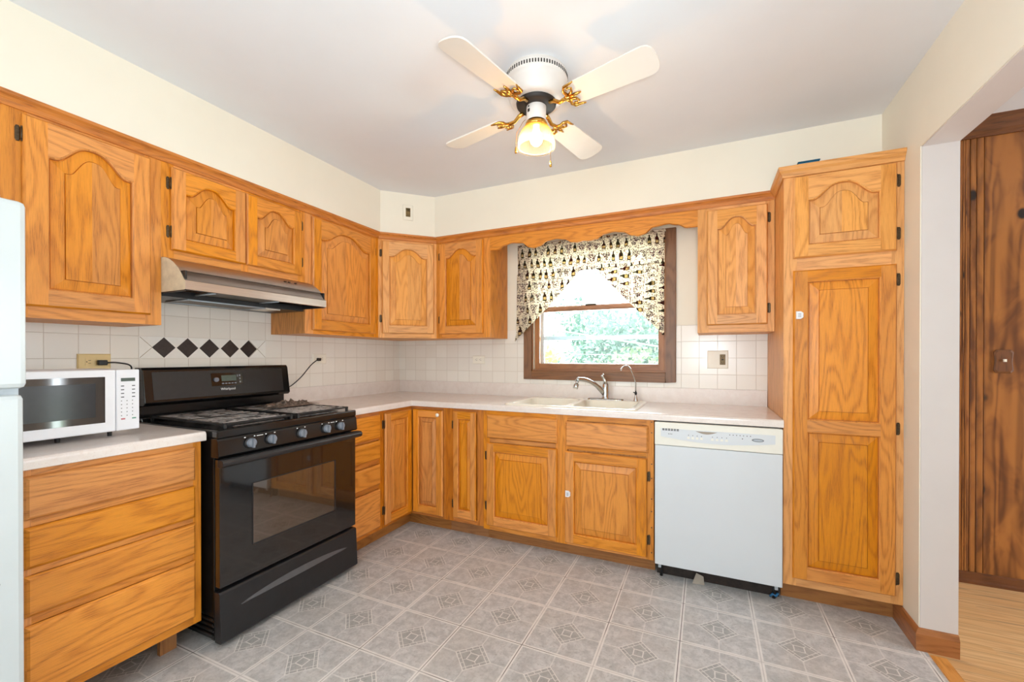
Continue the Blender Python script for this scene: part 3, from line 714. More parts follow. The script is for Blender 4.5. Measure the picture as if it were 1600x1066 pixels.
# diagonal corner cabinet
W = (.62 - f0) * math.sqrt(2)
c = empty('corner_wall_cabinet', (f0, -.62, 0), 45); tag(c, 'pale oak wall cabinet set diagonally across the room corner', 'cabinet', UG)
m = MB(); q_ = math.sqrt(.5)
def lc(x, y):   # world xy -> local of the diagonal
    dx, dy = x - f0, y + .62; return (dx * q_ + dy * q_, -dx * q_ + dy * q_)
PP = [lc(f0 - .013, -.607), lc(.607, -(f0 - .013)), lc(.618, -.004), lc(.008, -.004), lc(.008, -.618)]
PP = [(0.008, .019), (W - .008, .019)] + PP[2:]
for zz, rev in ((ZB, True), (ZT, False)):
    pts = [(p[0], p[1], zz) for p in PP]; m.poly(list(reversed(pts)) if rev else pts, 'x', .3)
m.rings([[(p[0], p[1], ZB) for p in PP], [(p[0], p[1], ZT) for p in PP]], 'z', .3); m.build('carcass', 'oak_pale', c)
m = MB(); m.box(0, 0, ZB, .045, .019, ZT, 'z'); m.box(W - .045, 0, ZB, W, .019, ZT, 'z'); m.box(.045, 0, ZB, W - .045, .019, ZB + .05, 'x'); m.box(.045, 0, ZT - .06, W - .045, .019, ZT, 'x')
m.build('face_frame', 'oak_pale', c)
door(c, .026, 1.400, W - .022, 2.092, A=.062, sw=.052, rt=.050, rb=.058, mat='oak_pale', hinges=[1.51, 2.00], side='L')
# back wall uppers
c = cabinet('wall_cabinet', 'narrow single-door oak wall cabinet between the corner and the window', (.62, -f0, 0), 0, 1.0902 - .62, ZB, HU, f0 - .007,
            [(0, .05), (.410, .4702)], [(.05, .41, ZB, ZB + .05), (.05, .41, ZT - .06, ZT)], group=UG)
door(c, .036, 1.398, .418, 2.095, A=.062, sw=.055, rt=.050, rb=.058, hinges=[1.51, 2.00], side='L')
c = cabinet('wall_cabinet', 'pale oak wall cabinet between the window and the tall pantry', (2.4903, -f0, 0), 0, XP - 2.4903 - .001, ZB, HU, f0 - .007,
            [(0, .06), (.35, XP - 2.4913)], [(.06, .35, ZB, ZB + .06), (.06, .35, ZT - .06, ZT)], group=UG, mat='oak_pale')
door(c, .050, 1.410, .360, 2.086, A=.062, sw=.055, rt=.050, rb=.058, mat='oak_pale', hinges=[1.50, 2.01], side='R')
# scalloped valance board over the window
m = MB(); X0, X1 = 1.0905, 2.490; N = 120
def scal(t):
    t = min(t, 1 - t) * 1.4   # metres from the nearer end
    # long ogee at the ends, then shallow waves
    pts = [(0, 2.006), (.06, 2.006), (.115, 2.032), (.17, 2.044), (.25, 2.036), (.31, 1.998), (.345, 1.990), (.38, 1.998), (.45, 2.030), (.50, 2.036), (.56, 2.028), (.62, 2.000), (.66, 1.994), (.70, 2.000)]
    for (a, za), (b, zb) in zip(pts, pts[1:]):
        if a <= t <= b:
            s_ = (t - a) / (b - a); s_ = s_ * s_ * (3 - 2 * s_); return za + (zb - za) * s_
    return pts[-1][1]
pc = newpiece()
for i in range(N):
    a_, b_ = i / N, (i + 1) / N; xa, xb = X0 + (X1 - X0) * a_, X0 + (X1 - X0) * b_; za, zb = scal(a_), scal(b_); y0, y1 = -f0, -f0 + .019; zt_ = 2.142
    m.poly([(xa, y0, za + .003), (xb, y0, zb + .003), (xb, y0, zt_), (xa, y0, zt_)], 'x', pc)
    m.poly([(xa, y0, za + .003), (xa, y0 + .004, za), (xb, y0 + .004, zb), (xb, y0, zb + .003)], 'x', pc)
    m.poly([(xa, y0 + .004, za), (xa, y1, za), (xb, y1, zb), (xb, y0 + .004, zb)], 'x', pc)
    m.poly([(xb, y1, zb), (xa, y1, za), (xa, y1, zt_), (xb, y1, zt_)], 'x', pc)
tag(m.build('valance_board', 'oak'), 'scalloped oak valance board spanning above the window', 'valance board')

# --- tall pantry
W = XR - XP - .001
c = cabinet('pantry_cabinet', 'tall oak pantry cabinet at the right end of the counter', (XP, -.61, 0), 0, W, .098, 2.150 - .098, .606,
            [(0, .055), (W - .045, W)], [(.055, W - .045, .098, .15), (.055, W - .045, 1.62, 1.73), (.055, W - .045, 2.08, 2.150)], toe=(.0, W - .001), mat='oak_pale', fmat='oak_pale')
d1_ = door(c, .038, 1.706, .4335, 2.103, A=.068, sw=.060, rt=.050, rb=.058, mat='oak_pale', hinges=[1.784, 2.023], side='R')
d2_ = door(c, .038, .138, .4335, 1.645, sw=.058, rt=.055, rb=.062, mat='oak', mid=(.862, .918), hinges=[.217, .898, 1.575], side='R')
m = MB(); pcw = [(0, 2.108), (.007, 2.108), (.010, 2.118), (.014, 2.128), (.022, 2.138), (.026, 2.150), (.026, 2.158), (0, 2.158)]
sweep(m, [(0, .2735, -1, 0), (0, 0, -1, -1), (W, 0, 0, -1)], pcw); m.build('crown_moulding', 'oak_pale', c)
m = MB(); m.box(2.965, -.50, 2.152, 3.055, -.38, 2.216); m.box(2.962, -.503, 2.216, 3.058, -.377, 2.222)
tag(m.build('storage_box', 'teal', bevel=.003), 'teal box lying on top of the tall pantry', 'box')

# --- base cabinets
BZ, BH = .100, CT - .038 - .102
def lowleft(y0, y1): return (.61, y0, 0), 90, y1 - y0
loc, rz, W = lowleft(-2.535, -2.012)
c = cabinet('drawer_cabinet', 'wide four-drawer oak base cabinet left of the black stove, microwave above it', loc, rz, W, .118, CT - .040 - .118, .605,
            [(0, .03), (W - .03, W)], [(.03, W - .03, .118, .148), (.03, W - .03, .384, .412), (.03, W - .03, .540, .562), (.03, W - .03, .692, .716), (.03, W - .03, .850, CT - .040)], group=BG)
for a_, b_ in ((.716, .852), (.562, .692), (.412, .540), (.150, .384)): drawer(c, .012, a_, W - .026, b_)
m = MB(); m.box(W - .10, .10, 0, W - .04, .12, .118, 'z'); m.build('leg', 'toe', c)
m = MB(); m.box(.01, .28, 0, W - .01, .295, .118, 'x'); m.build('toe_kick', 'dark_toe', c)
loc, rz, W = lowleft(-1.212, -.918)
c = cabinet('drawer_cabinet', 'narrow four-drawer oak base cabinet just right of the black stove', loc, rz, W, BZ, BH, .605,
            [(0, .03), (W - .028, W)], [(.03, W - .028, BZ, BZ + .03), (.03, W - .028, .372, .40), (.03, W - .028, .533, .566), (.03, W - .028, .686, .70), (.03, W - .028, .846, BZ + BH)], group=BG, toe=(0, W), mat='oak_dark')
for a_, b_ in ((.700, .848), (.566, .684), (.400, .531), (.124, .370)): drawer(c, .018, a_, W - .026, b_, mat='oak')
# corner lazy susan: L shaped
r = empty('corner_base_cabinet', (.61, -.61, 0)); tag(r, 'oak base cabinet in the inner corner with two doors meeting at a right angle', 'cabinet', BG)
m = MB(); zt_ = BZ + BH
L_ = [(-.019, -.306), (-.019, .019), (.288, .019), (.288, .604), (-.604, .604), (-.604, -.306)]
m.rings([[(x, y, BZ) for x, y in L_], [(x, y, zt_) for x, y in L_]]); m.poly([(x, y, BZ) for x, y in reversed(L_)]); m.build('carcass', 'oak_dark', r)
m = MB(); m.box(-.019, -.307, BZ, 0, -.290, zt_); m.box(-.019, -.290, BZ, 0, .0, BZ + .02, 'y'); m.box(-.019, -.29, zt_ - .03, 0, 0, zt_, 'y')
m.box(.275, 0, BZ, .289, .019, zt_); m.box(0, 0, BZ, .275, .019, BZ + .02, 'x'); m.box(0, 0, zt_ - .03, .275, .019, zt_, 'x'); m.box(-.019, 0, BZ, 0, .019, zt_)
m.build('face_frame', 'oak_dark', r)
m = MB(); m.box(-.09, -.307, 0, -.075, .075, BZ, 'y'); m.box(-.09, .075, 0, .289, .09, BZ, 'x'); m.build('toe_kick', 'toe', r)
dl = empty('tmp', (0, 0, 0)); bpy.data.objects.remove(dl)
d = door(r, .0, .118, .2745, .852, sw=.05, rt=.05, rb=.055, mat='oak')
d.location = (0, -.290, 0); d.rotation_euler = (0, 0, R(90))
for hz in (.215, .78): hinge(d, -.0095, hz, 0, 1)
d = door(r, .022, .118, .274, .852, sw=.05, rt=.05, rb=.055, mat='oak')
m = MB(); m.lathe([(0, 0), (.006, 0), (.006, -.006), (.012, -.010), (.0135, -.016), (.009, -.021), (0, -.022)][::-1], seg=16, M=Matrix.Rotation(R(-90), 4, 'X') @ Matrix.Scale(-1, 4, (0, 0, 1)) if False else Matrix.Rotation(R(90), 4, 'X') @ Matrix.Scale(-1, 4, (0, 0, 1)))
k_ = m.build('knob', 'cream_pl', d); k_.location = (.243, -TH, .822); k_['label'] = 'small round cream knob'
# narrow pull-out
c = cabinet('narrow_cabinet', 'narrowest oak base cabinet, one slim door left of the sink cabinet', (.9, -.61, 0), 0, .2975, BZ, BH, .600,
            [(0, .065), (.25, .2975)], [(.065, .25, BZ, BZ + .03), (.065, .25, zt_ - .03, zt_)], group=BG, toe=(0, .2975), mat='oak_dark')
door(c, .068, .128, .246, .855, sw=.038, rt=.05, rb=.055, mat='oak', hinges=[.22, .76], side='L')
# sink base
W = 2.2727 - 1.1985
c = cabinet('sink_cabinet', 'wide two-door oak base cabinet under the double sink', (1.1985, -.61, 0), 0, W, .088, zt_ - .088, .600,
            [(0, .045), (.50, .575), (W - .04, W)], [(.045, .5, .088, .13), (.575, W - .04, .088, .115), (.045, .5, .665, .69), (.575, W - .04, .665, .69), (.045, .5, .84, zt_), (.575, W - .04, .84, zt_)], group=BG, toe=(0, W), hollow=True)
for zz in (.860, .800, .625, .545, .43, .36, .27, .13):
    m = MB(); m.box(1.060, -.0012, zz - .003, 1.066, .001, zz + .003); m.build('screw_hole', 'dark_slot', c)
drawer(c, .029, .694, .512, .845); drawer(c, .566, .686, 1.046, .836)
d = door(c, .027, .120, .512, .662, sw=.055, rt=.055, rb=.058, mat='oak', hinges=[.245, .575], side='L')
d = door(c, .562, .102, 1.040, .655, sw=.055, rt=.055, rb=.058, mat='oak', hinges=[.20, .555], side='R')
def childlock(loc, label):
    m = MB(); prof = [(0, 0), (.020, 0), (.030, .008), (.030, .030), (.020, .038), (0, .038)]
    A = [(x, 0, z) for x, z in prof]; B = [(x * .96 + .0005, -.007, .038 * .02 + z * .96) for x, z in prof]
    m.rings([A, B]); m.poly(B); o = m.build('child_lock', 'white_pl'); o.location = loc; tag(o, label, 'cupboard lock', 'white cupboard locks')
    m = MB()
    for k in range(3): m.box(.008, -.0078, .010 + k * .007, .020, -.0068, .0125 + k * .007)
    m.build('ridge', 'mark', o)
childlock((1.768, -.6292, .382), 'small white plastic cupboard lock stuck on the right sink cabinet door')
childlock((2.935, -.6292, 1.408), 'small white plastic cupboard lock stuck on the tall pantry door')

# ------------------------------------------------------------------ countertops
cprof = [(-.014, CT), (-.006, CT - .0015), (-.001, CT - .008), (0, CT - .014), (0, CT - .036), (-.002, CT - .038), (-.03, CT - .038)]
SX0, SX1, SY0, SY1 = 1.360, 2.148, -.580, -.085
m = MB(); F = .635; i_ = .014
y_end = -1.216
def topq(x0, y0, x1, y1, z=CT): m.poly([(x0, y0, z), (x1, y0, z), (x1, y1, z), (x0, y1, z)])
topq(0.001, y_end, F - i_, -F + i_ ); topq(0.001, -F + i_, SX0, -.001); topq(SX0, -F + i_, SX1, SY0); topq(SX0, SY1, SX1, -.001); topq(SX1, -F + i_, XP - .001, -.001)
loops = [[(F + o, y_end, z) for o, z in cprof], [(F + o, -F - o, z) for o, z in cprof], [(XP - .001, -F - o, z) for o, z in cprof]]
pc = newpiece()
for A, B in zip(loops, loops[1:]):
    for i in range(len(cprof) - 1): m.poly([A[i], A[i + 1], B[i + 1], B[i]])
zb_ = CT - .038
m.poly([(0.001, y_end, zb_), (F - .03, y_end, zb_)] + [(F + o, y_end, z) for o, z in reversed(cprof)] + [(0.001, y_end, CT)])
m.poly([(XP - .001, -F - o, z) for o, z in cprof] + [(XP - .001, -.001, zb_), (XP - .001, -.001, CT)])
# underside, back and hole walls: a closed slab
def botq(x0, y0, x1, y1): m.poly([(x0, y1, zb_), (x1, y1, zb_), (x1, y0, zb_), (x0, y0, zb_)])
botq(0.001, -F + .03, SX0, -.001); botq(SX0, -F + .03, SX1, SY0); botq(SX0, SY1, SX1, -.001); botq(SX1, -F + .03, XP - .001, -.001)
m.poly([(0.001, y_end, CT), (0.001, y_end, zb_), (0.001, -.001, zb_), (0.001, -.001, CT)][::-1]); m.poly([(0.001, -.001, CT), (0.001, -.001, zb_), (XP - .001, -.001, zb_), (XP - .001, -.001, CT)][::-1])
HH = [(SX0, SY0), (SX1, SY0), (SX1, SY1), (SX0, SY1)]; m.rings([[(x, y, zb_) for x, y in HH], [(x, y, CT) for x, y in HH]][::-1])
m.poly([(0.001, -F + .03, zb_), (0.001, y_end, zb_), (F - .03, y_end, zb_), (F - .03, -F + .03, zb_)])
ct_ = m.build('countertop', 'laminate', weld=True); tag(ct_, 'long L-shaped pinkish laminate countertop turning the corner, with the sink in it', 'countertop')
m = MB(); m.box(.0055, y_end, CT - .001, .021, -.0055, 1.014, 'y'); m.box(.021, -.021, CT - .001, XP - .001, -.0055, 1.014, 'x'); m.build('splash_lip', 'laminate', ct_, bevel=.002)
m = MB(); y0_, y1_ = -2.550, -2.004
topq(0.001, y0_, F - i_, y1_)
A, B = [(F + o, y0_, z) for o, z in cprof], [(F + o, y1_, z) for o, z in cprof]
for i in range(len(cprof) - 1): m.poly([A[i], A[i + 1], B[i + 1], B[i]])
m.poly([(0.001, y1_, CT)] + B + [(0.001, y1_, zb_)]); m.poly([(0.001, y0_, zb_)] + list(reversed(A)) + [(0.001, y0_, CT)])
m.poly([(0.001, y0_, zb_), (0.001, y1_, zb_), (F - .03, y1_, zb_), (F - .03, y0_, zb_)]); m.poly([(0.001, y0_, CT), (0.001, y1_, CT), (0.001, y1_, zb_), (0.001, y0_, zb_)])
c2 = m.build('countertop', 'laminate'); tag(c2, 'short pinkish laminate countertop between refrigerator and stove, microwave on it', 'countertop')
m = MB(); m.box(.0055, y0_, CT - .001, .021, y1_, 1.014, 'y'); m.build('splash_lip', 'laminate', c2, bevel=.002)

# ------------------------------------------------------------------ sink
sk = empty('double_sink', (1.755, -.33, CT)); tag(sk, 'off-white double-bowl kitchen sink set into the countertop', 'sink')
def rrect(x0, y0, x1, y1, r, z, n=6):
    L = []
    for (cx_, cy_, a0) in ((x1 - r, y0 + r, -90), (x1 - r, y1 - r, 0), (x0 + r, y1 - r, 90), (x0 + r, y0 + r, 180)):
        for k in range(n + 1):
            a = R(a0 + 90 * k / n); L.append((cx_ + r * math.cos(a), cy_ + r * math.sin(a), z))
    return L
m = MB(); o_ = Vector((1.755, -.33, CT)); sx0, sx1, sy0, sy1 = 1.332 - o_.x, 2.176 - o_.x, -.606 - o_.y, -.056 - o_.y
rimz = .010
m.rings([rrect(sx0, sy0, sx1, sy1, .045, 0), rrect(sx0 + .003, sy0 + .003, sx1 - .003, sy1 - .003, .045, rimz * .8), rrect(sx0 + .012, sy0 + .012, sx1 - .012, sy1 - .012, .04, rimz)], smooth=True)
bowls = [(1.372 - o_.x, -.572 - o_.y, 1.738 - o_.x, -.150 - o_.y), (1.772 - o_.x, -.572 - o_.y, 2.136 - o_.x, -.150 - o_.y)]
outer = rrect(sx0 + .012, sy0 + .012, sx1 - .012, sy1 - .012, .04, rimz)
bm = bmesh.new()
def addloop(L): 
    vs = [bm.verts.new(p) for p in L]; return [bm.edges.new((vs[i], vs[(i + 1) % len(vs)])) for i in range(len(vs))]
es = addloop(outer)
for b in bowls: es += addloop(rrect(*b, .05, rimz))
res = bmesh.ops.triangle_fill(bm, use_beauty=True, use_dissolve=False, edges=es)
for f in bm.faces:
    pts = [v.co.copy() for v in f.verts]
    if f.normal.z < 0: pts.reverse()
    m.poly(pts, uv=[(0, 0)] * len(pts), pc=.5)
bm.free(); m.build('rim', 'sink', sk)
for b in bowls:
    m = MB(); x0, y0, x1, y1 = b
    Ls = [rrect(x0, y0, x1, y1, .05, rimz), rrect(x0 + .006, y0 + .006, x1 - .006, y1 - .006, .05, rimz - .006), rrect(x0 + .012, y0 + .012, x1 - .012, y1 - .012, .05, -.14), rrect(x0 + .04, y0 + .04, x1 - .04, y1 - .04, .04, -.175)]
    m.rings(Ls, smooth=True); m.poly(Ls[-1]); b_ = m.build('bowl', 'sink', sk)
    m = MB(); cxx, cyy = (x0 + x1) / 2, (y0 + y1) / 2; m.lathe([(.042, -.1745), (.04, -.171), (.02, -.173), (.0, -.173)][::-1], center=(cxx, cyy, 0), seg=20); m.build('drain', 'chrome', b_)

# ------------------------------------------------------------------ faucets
FZ = CT + rimz
fc = empty('kitchen_faucet', (1.895, -.100, FZ)); tag(fc, 'chrome single-lever kitchen faucet with a curved spout behind the sink', 'faucet')
m = MB(); m.rings([rrect(-.128, -.028, .128, .028, .027, 0), rrect(-.126, -.026, .126, .026, .025, .007), rrect(-.115, -.017, .115, .017, .016, .011)], smooth=True); m.poly(rrect(-.115, -.017, .115, .017, .016, .011)); m.build('deck_plate', 'chrome', fc)
m = MB(); m.lathe([(0, .120), (.012, .118), (.019, .108), (.024, .085), (.026, .05), (.024, .02), (.030, .008)], seg=20); m.build('faucet_body', 'chrome', fc)
P = []
a0 = Vector((-.01, -.01, .045)); tip = Vector((-.145, -.185, .142))
for k in range(13):
    t = k / 12; p = a0.lerp(tip, t); p.z = .045 + (.150 - .045) * (1 - (1 - t) ** 2.2); P.append(p)
P.append(Vector((-.152, -.194, .138)))
m = MB(); m.tube(P, [.017] * 3 + [.0145] * 9 + [.014, .015], 12); sp = m.build('spout', 'chrome', fc)
m = MB(); m.tube([(-.150, -.192, .140), (-.153, -.196, .118)], [.010, .010], 12); m.tube([(-.153, -.196, .118), (-.160, -.205, .088)], [.016, .017], 12); m.build('aerator', 'chrome', sp)
m = MB(); m.tube([(0, 0, .112), (-.004, .0, .135), (-.018, -.006, .165), (-.026, -.010, .178)], [.017, .012, .012, .014], 12); m.build('lever', 'chrome', fc)
ff = empty('filtered_water_tap', (2.100, -.095, FZ)); tag(ff, 'slim chrome filtered-water tap with a gooseneck, right of the main faucet', 'tap')
m = MB(); m.lathe([(0, .045), (.007, .044), (.009, .03), (.014, .010), (.017, .0)], seg=16); m.build('tap_base', 'chrome', ff)
m = MB(); m.tube([(0, 0, .044), (0, 0, .060)], .008, 12); m.tube([(0, 0, .052), (-.012, -.020, .060)], .0035, 8); m.build('valve', 'rubber', ff)
m = MB(); P = [(0, 0, .06), (0, -.001, .12), (-.012, -.012, .17), (-.030, -.030, .218), (-.040, -.040, .234), (-.054, -.052, .241), (-.068, -.066, .238), (-.080, -.078, .224), (-.084, -.082, .212)]
m.tube(P, .0045, 10); m.tube([(-.083, -.081, .218), (-.086, -.084, .206)], .0055, 10); m.build('gooseneck', 'chrome', ff)

# ------------------------------------------------------------------ curtain
cu = empty('window_curtain', (1.745, -.055, 2.09)); tag(cu, 'cream cafe curtain printed with wine bottles, tied-back swags in front of the window', 'curtain')
def cloth(name, fx0, fx1, ztop, zbot, rot=False, nx=60, nz=30, ph=0., amp=.010, lab=None):
    m = MB(); o = Vector(cu.location); G_ = []
    for j in range(nz + 1):
        z = ztop + (zbot - ztop) * j / nz; row = []
        for i in range(nx + 1):
            a, b = fx0(z), fx1(z); x = a + (b - a) * i / nx
            y = -.062 - amp * (math.sin(x * 62 + ph + 1.5 * math.sin(z * 5)) * .6 + .4 * math.sin(x * 27 + z * 9 + ph)) - (.008 if name != 'header_band' else 0)
            row.append((Vector((x, y, z)) - o, (x, z)))
        G_.append(row)
    for j in range(nz):
        for i in range(nx):
            q = [G_[j][i], G_[j][i + 1], G_[j + 1][i + 1], G_[j + 1][i]]
            m.poly([p[0] for p in q][::-1], uv=[((p[1][1], -p[1][0]) if rot else p[1]) for p in q][::-1], pc=.5, smooth=True)
    ob = m.build(name, 'curtain', cu)
    md = ob.modifiers.new('th', 'SOLIDIFY'); md.thickness = .0009
    return ob
def interp(tab):
    def f(z):
        for (a, xa), (b, xb) in zip(tab, tab[1:]):
            if a >= z >= b: return xa + (xb - xa) * ((a - z) / (a - b))
        return tab[0][1] if z > tab[0][0] else tab[-1][1]
    return f
cloth('header_band', lambda z: 1.203, lambda z: 2.283, 2.085, 1.853)
cloth('swag', interp([(1.86, 1.203), (1.40, 1.200), (1.345, 1.180)]), interp([(1.86, 1.705), (1.70, 1.560), (1.52, 1.375), (1.42, 1.262), (1.345, 1.188)]), 1.858, 1.345, ph=1.)
cloth('swag', interp([(1.86, 1.815), (1.70, 1.955), (1.50, 2.150), (1.38, 2.268)]), lambda z: 2.281, 1.858, 1.372, rot=True, ph=2.)
m = MB(); m.tube([(1.200 - 1.745, .0, -.008), (2.286 - 1.745, .0, -.008)], .005, 8)
for xx in (1.203, 2.283): m.tube([(xx - 1.745, 0, -.008), (xx - 1.745, .034, -.008)], .004, 8)
m.build('curtain_rod', 'cream_pl', cu)

# ------------------------------------------------------------------ range hood
hd = empty('range_hood', (0.006, -2.0065, 0)); tag(hd, 'stainless steel range hood over the black stove, cream film on its left end', 'range hood')
Wd = .7485; prof = [(.300, 1.672), (.335, 1.670), (.365, 1.660), (.40, 1.642), (.435, 1.615), (.462, 1.585), (.480, 1.560), (.487, 1.556), (.487, 1.518), (.478, 1.516)]
m = MB()
A = [(x, 0, z) for x, z in prof]; B = [(x, Wd, z) for x, z in prof]
for i in range(len(prof) - 1): m.poly([A[i], A[i + 1], B[i + 1], B[i]], smooth=i not in (6, 7, 8))
m.poly([(0, 0, 1.672), (.30, 0, 1.672), (.30, Wd, 1.672), (0, Wd, 1.672)])
m.box(0, 0, 1.520, .008, Wd, 1.672)
m.poly([(x, Wd, z) for x, z in reversed(prof)] + [(0, Wd, 1.672), (0, Wd, 1.516)])
m.poly([(0.001, .002, 1.60), (.001, Wd - .002, 1.60), (.47, Wd - .002, 1.60), (.47, .002, 1.60)])
m.build('canopy', 'steel', hd)
m = MB(); pp = [(x, 0, z) for x, z in prof] + [(0, 0, 1.516), (0, 0, 1.672)]; m.poly(list(reversed(pp))); m.poly([(p[0], .003, p[2]) for p in pp]); m.build('end_film', 'film', hd)['label'] = 'wrinkled cream protective film'
m = MB(); m.box(.008, .004, 1.500, .30, Wd - .004, 1.53); m.box(.30, .004, 1.512, .478, .012, 1.60); m.box(.30, Wd - .012, 1.512, .478, Wd - .004, 1.60)
m.build('underside_pan', 'black_sat', hd)
m = MB(); m.box(.10, .12, 1.497, .29, .50, 1.501); m.box(.31, .14, 1.520, .46, .46, 1.524); m.build('grease_filter', 'filter', hd)
m = MB()
for (a_, b_) in (((.10, .12, 1.496), (.29, .12, 1.496)), ((.10, .5, 1.496), (.29, .5, 1.496)), ((.10, .12, 1.496), (.10, .5, 1.496)), ((.29, .12, 1.496), (.29, .5, 1.496)), ((.31, .14, 1.518), (.46, .14, 1.518)), ((.31, .46, 1.518), (.46, .46, 1.518))): m.tube([a_, b_], .004, 8)
m.build('filter_frame', 'alu', hd)
m = MB(); m.box(.12, .53, 1.496, .26, .62, 1.501); m.build('lamp_lens', 'cream_pl', hd)
m = MB()
for k, yy in enumerate((.535, .56, .60)):
    m = MB(); m.box(.4012, yy, 1.640, .4132, yy + .010, 1.644); m.build('switch', 'rubber', hd)

# ------------------------------------------------------------------ stove
st = empty('gas_stove', (0.03, -1.990, 0)); tag(st, 'black gas stove with a glass oven door, between the two drawer cabinets', 'stove'); SW_ = .768
o = lambda x: x - .03
m = MB()
m.box(0, .004, .03, o(.655), SW_ - .004, .882)
for k in range(4): m.box(.20, -.001, .045 + k * .022, o(.650), .004, .055 + k * .022)
m.build('stove_body', 'black', st, bevel=.003)
m = MB()
for (a_, b_) in ((.05, .03), (.05, SW_ - .07), (.56, .03), (.56, SW_ - .07)):
    m = MB(); m.box(a_, b_, 0, a_ + .03, b_ + .04, .03); m.build('stove_foot', 'rubber', st)
# cooktop
m = MB(); m.box(.02, -.002, .882, o(.688), SW_ + .002, .916); cp = m.build('cooktop', 'black', st, bevel=.006)
m = MB()
for yy in (.10, .44):
    m.box(.10, yy, .9155, .60, yy + .25, .9185)
m.build('burner_liner', 'foil', cp)
for (bx, by) in ((.20, .20), (.50, .20), (.20, .57), (.50, .57)):
    m = MB(); m.lathe([(0, .934), (.034, .934), (.038, .930), (.038, .926), (.046, .925), (.05, .917)], center=(bx, by, 0), seg=20); m.build('burner', 'black_cast', cp)
for gy in (.045, .405):
    m = MB(); gx0, gx1, gy0, gy1 = .075, .630, gy, gy + .32; zz = .938
    for (a_, b_) in (((gx0, gy0), (gx1, gy0)), ((gx1, gy0), (gx1, gy1)), ((gx1, gy1), (gx0, gy1)), ((gx0, gy1), (gx0, gy0)), (((gx0 + gx1) / 2, gy0), ((gx0 + gx1) / 2, gy1))):
        m.box(min(a_[0], b_[0]) - .006, min(a_[1], b_[1]) - .006, zz - .008, max(a_[0], b_[0]) + .006, max(a_[1], b_[1]) + .006, zz)
    for bx in (.215, .490):
        for k in range(7):
            yy = gy0 + .012 + k * .0425
            m.box(bx - .115, yy, zz - .006, bx + .115, yy + .030, zz - .0005, mi=1)
        for xx in (-.115, -.060, .038, .093): m.box(bx + xx, gy0, zz - .0065, bx + xx + .022, gy1, zz - .001, mi=1)
    for fx in (gx0, gx1):
        for fy in (gy0, gy1): m.box(fx - .006, fy - .006, .916, fx + .006, fy + .006, zz)
    m.build('burner_grate', ['black_cast', 'plate'], st, bevel=.0015)
# backguard (tilted)
m = MB(); z0_, z1_ = .990, 1.172
pf = [(0.0, .93), (0.035, .93), (.035, .985), (.078, .990), (.092, 1.002), (.068, 1.160), (.058, 1.172), (0, 1.172)]
for y_, rev in ((0.004, False), (SW_ + .004, True)):
    pass
A = [(x, .008, z) for x, z in pf]; B = [(x, .780, z) for x, z in pf]
m.rings([A, B]); m.poly(list(reversed(A))); m.poly(B)
m.box(.0, .012, .88, .055, .765, .93)
bg = m.build('backguard', 'black', st, bevel=.003)
# slanted face frame: point on slanted face at (y, z): x = .092 - (z-1.002)*.024/.158
def sx(z): return .092 - (z - 1.002) * .024 / .158
tilt = math.atan2(.024, .158)
def onface(y, z, off=0): return Vector((sx(z) + off, y, z))
def facequad(m, y0, y1, z0, z1, off, mi=0):
    A = [onface(y0, z0), onface(y1, z0), onface(y1, z1), onface(y0, z1)]; B = [p + Vector((off, 0, 0)) for p in A]
    m.rings([A, B], mi=mi); m.poly(B, mi=mi)
m = MB(); facequad(m, .045, .735, 1.015, 1.150, .0015); m.build('fascia', 'black_sat', bg)
m = MB(); facequad(m, .312, .482, 1.066, 1.135, .003); cpn = m.build('clock_panel', 'oven_glass', bg)
m = MB()
for k in range(5): facequad(m, .365 + k * .017, .377 + k * .017, 1.074, 1.081, .0038)
for k in range(3): facequad(m, .462, .470, 1.078 + k * .018, 1.088 + k * .018, .0038); 
facequad(m, .450, .456, 1.112, 1.124, .0038)
m.build('button', 'mark', cpn)
m = MB(); facequad(m, .365, .445, 1.090, 1.122, .0036); m.build('display', 'lcd', cpn)
m = MB(); m.tube([onface(.335, 1.10, .002), onface(.335, 1.10, .012)], .012, 14); m.build('clock_knob', 'knob', cpn)
Mx = Matrix.Translation(onface(.397, 1.047, .0022)) @ Matrix.Rotation(-tilt, 4, 'Y') @ Matrix.Rotation(R(90), 4, 'Z') @ Matrix.Rotation(R(90), 4, 'X')
textobj('logo', 'Whirlpool', .019, 'logo', bg, Mx)
# control panel
m = MB(); pf = [(o(.640), .800), (o(.690), .800), (o(.697), .808), (o(.690), .872), (o(.682), .882), (o(.640), .882)]
A = [(x, -.001, z) for x, z in pf]; B = [(x, SW_ + .001, z) for x, z in pf]; m.rings([A, B]); m.poly(list(reversed(A))); m.poly(B); cpl = m.build('control_panel', 'black', st, bevel=.002)
for ky in (.134, .232, .397, .547, .642):
    m = MB(); K = Vector((o(.694), ky, .843)); Rm = Matrix.Rotation(R(90), 4, 'Y')
    m.lathe([(.025, 0), (.025, .004), (.018, .006)], center=K, seg=20, M=Rm, mi=1)
    m.lathe([(.020, .004), (.0185, .020), (.016, .022), (0, .022)], center=K, seg=20, M=Rm)
    m.box(K.x + .018, ky - .0045, .8235, K.x + .030, ky + .0045, .8625)
    m.build('knob', ['knob', 'rubber'], st)
m = MB()
for ky in (.134, .232, .397, .547, .642):
    m.box(o(.6925), ky - .026, .868, o(.6945), ky - .020, .872); m.box(o(.6925), ky + .018, .868, o(.6945), ky + .024, .872)
m.box(o(.6925), .165, .868, o(.6945), .195, .8705); m.box(o(.6925), .58, .868, o(.6945), .605, .8705)
m.build('dial_mark', 'logo', cpl)
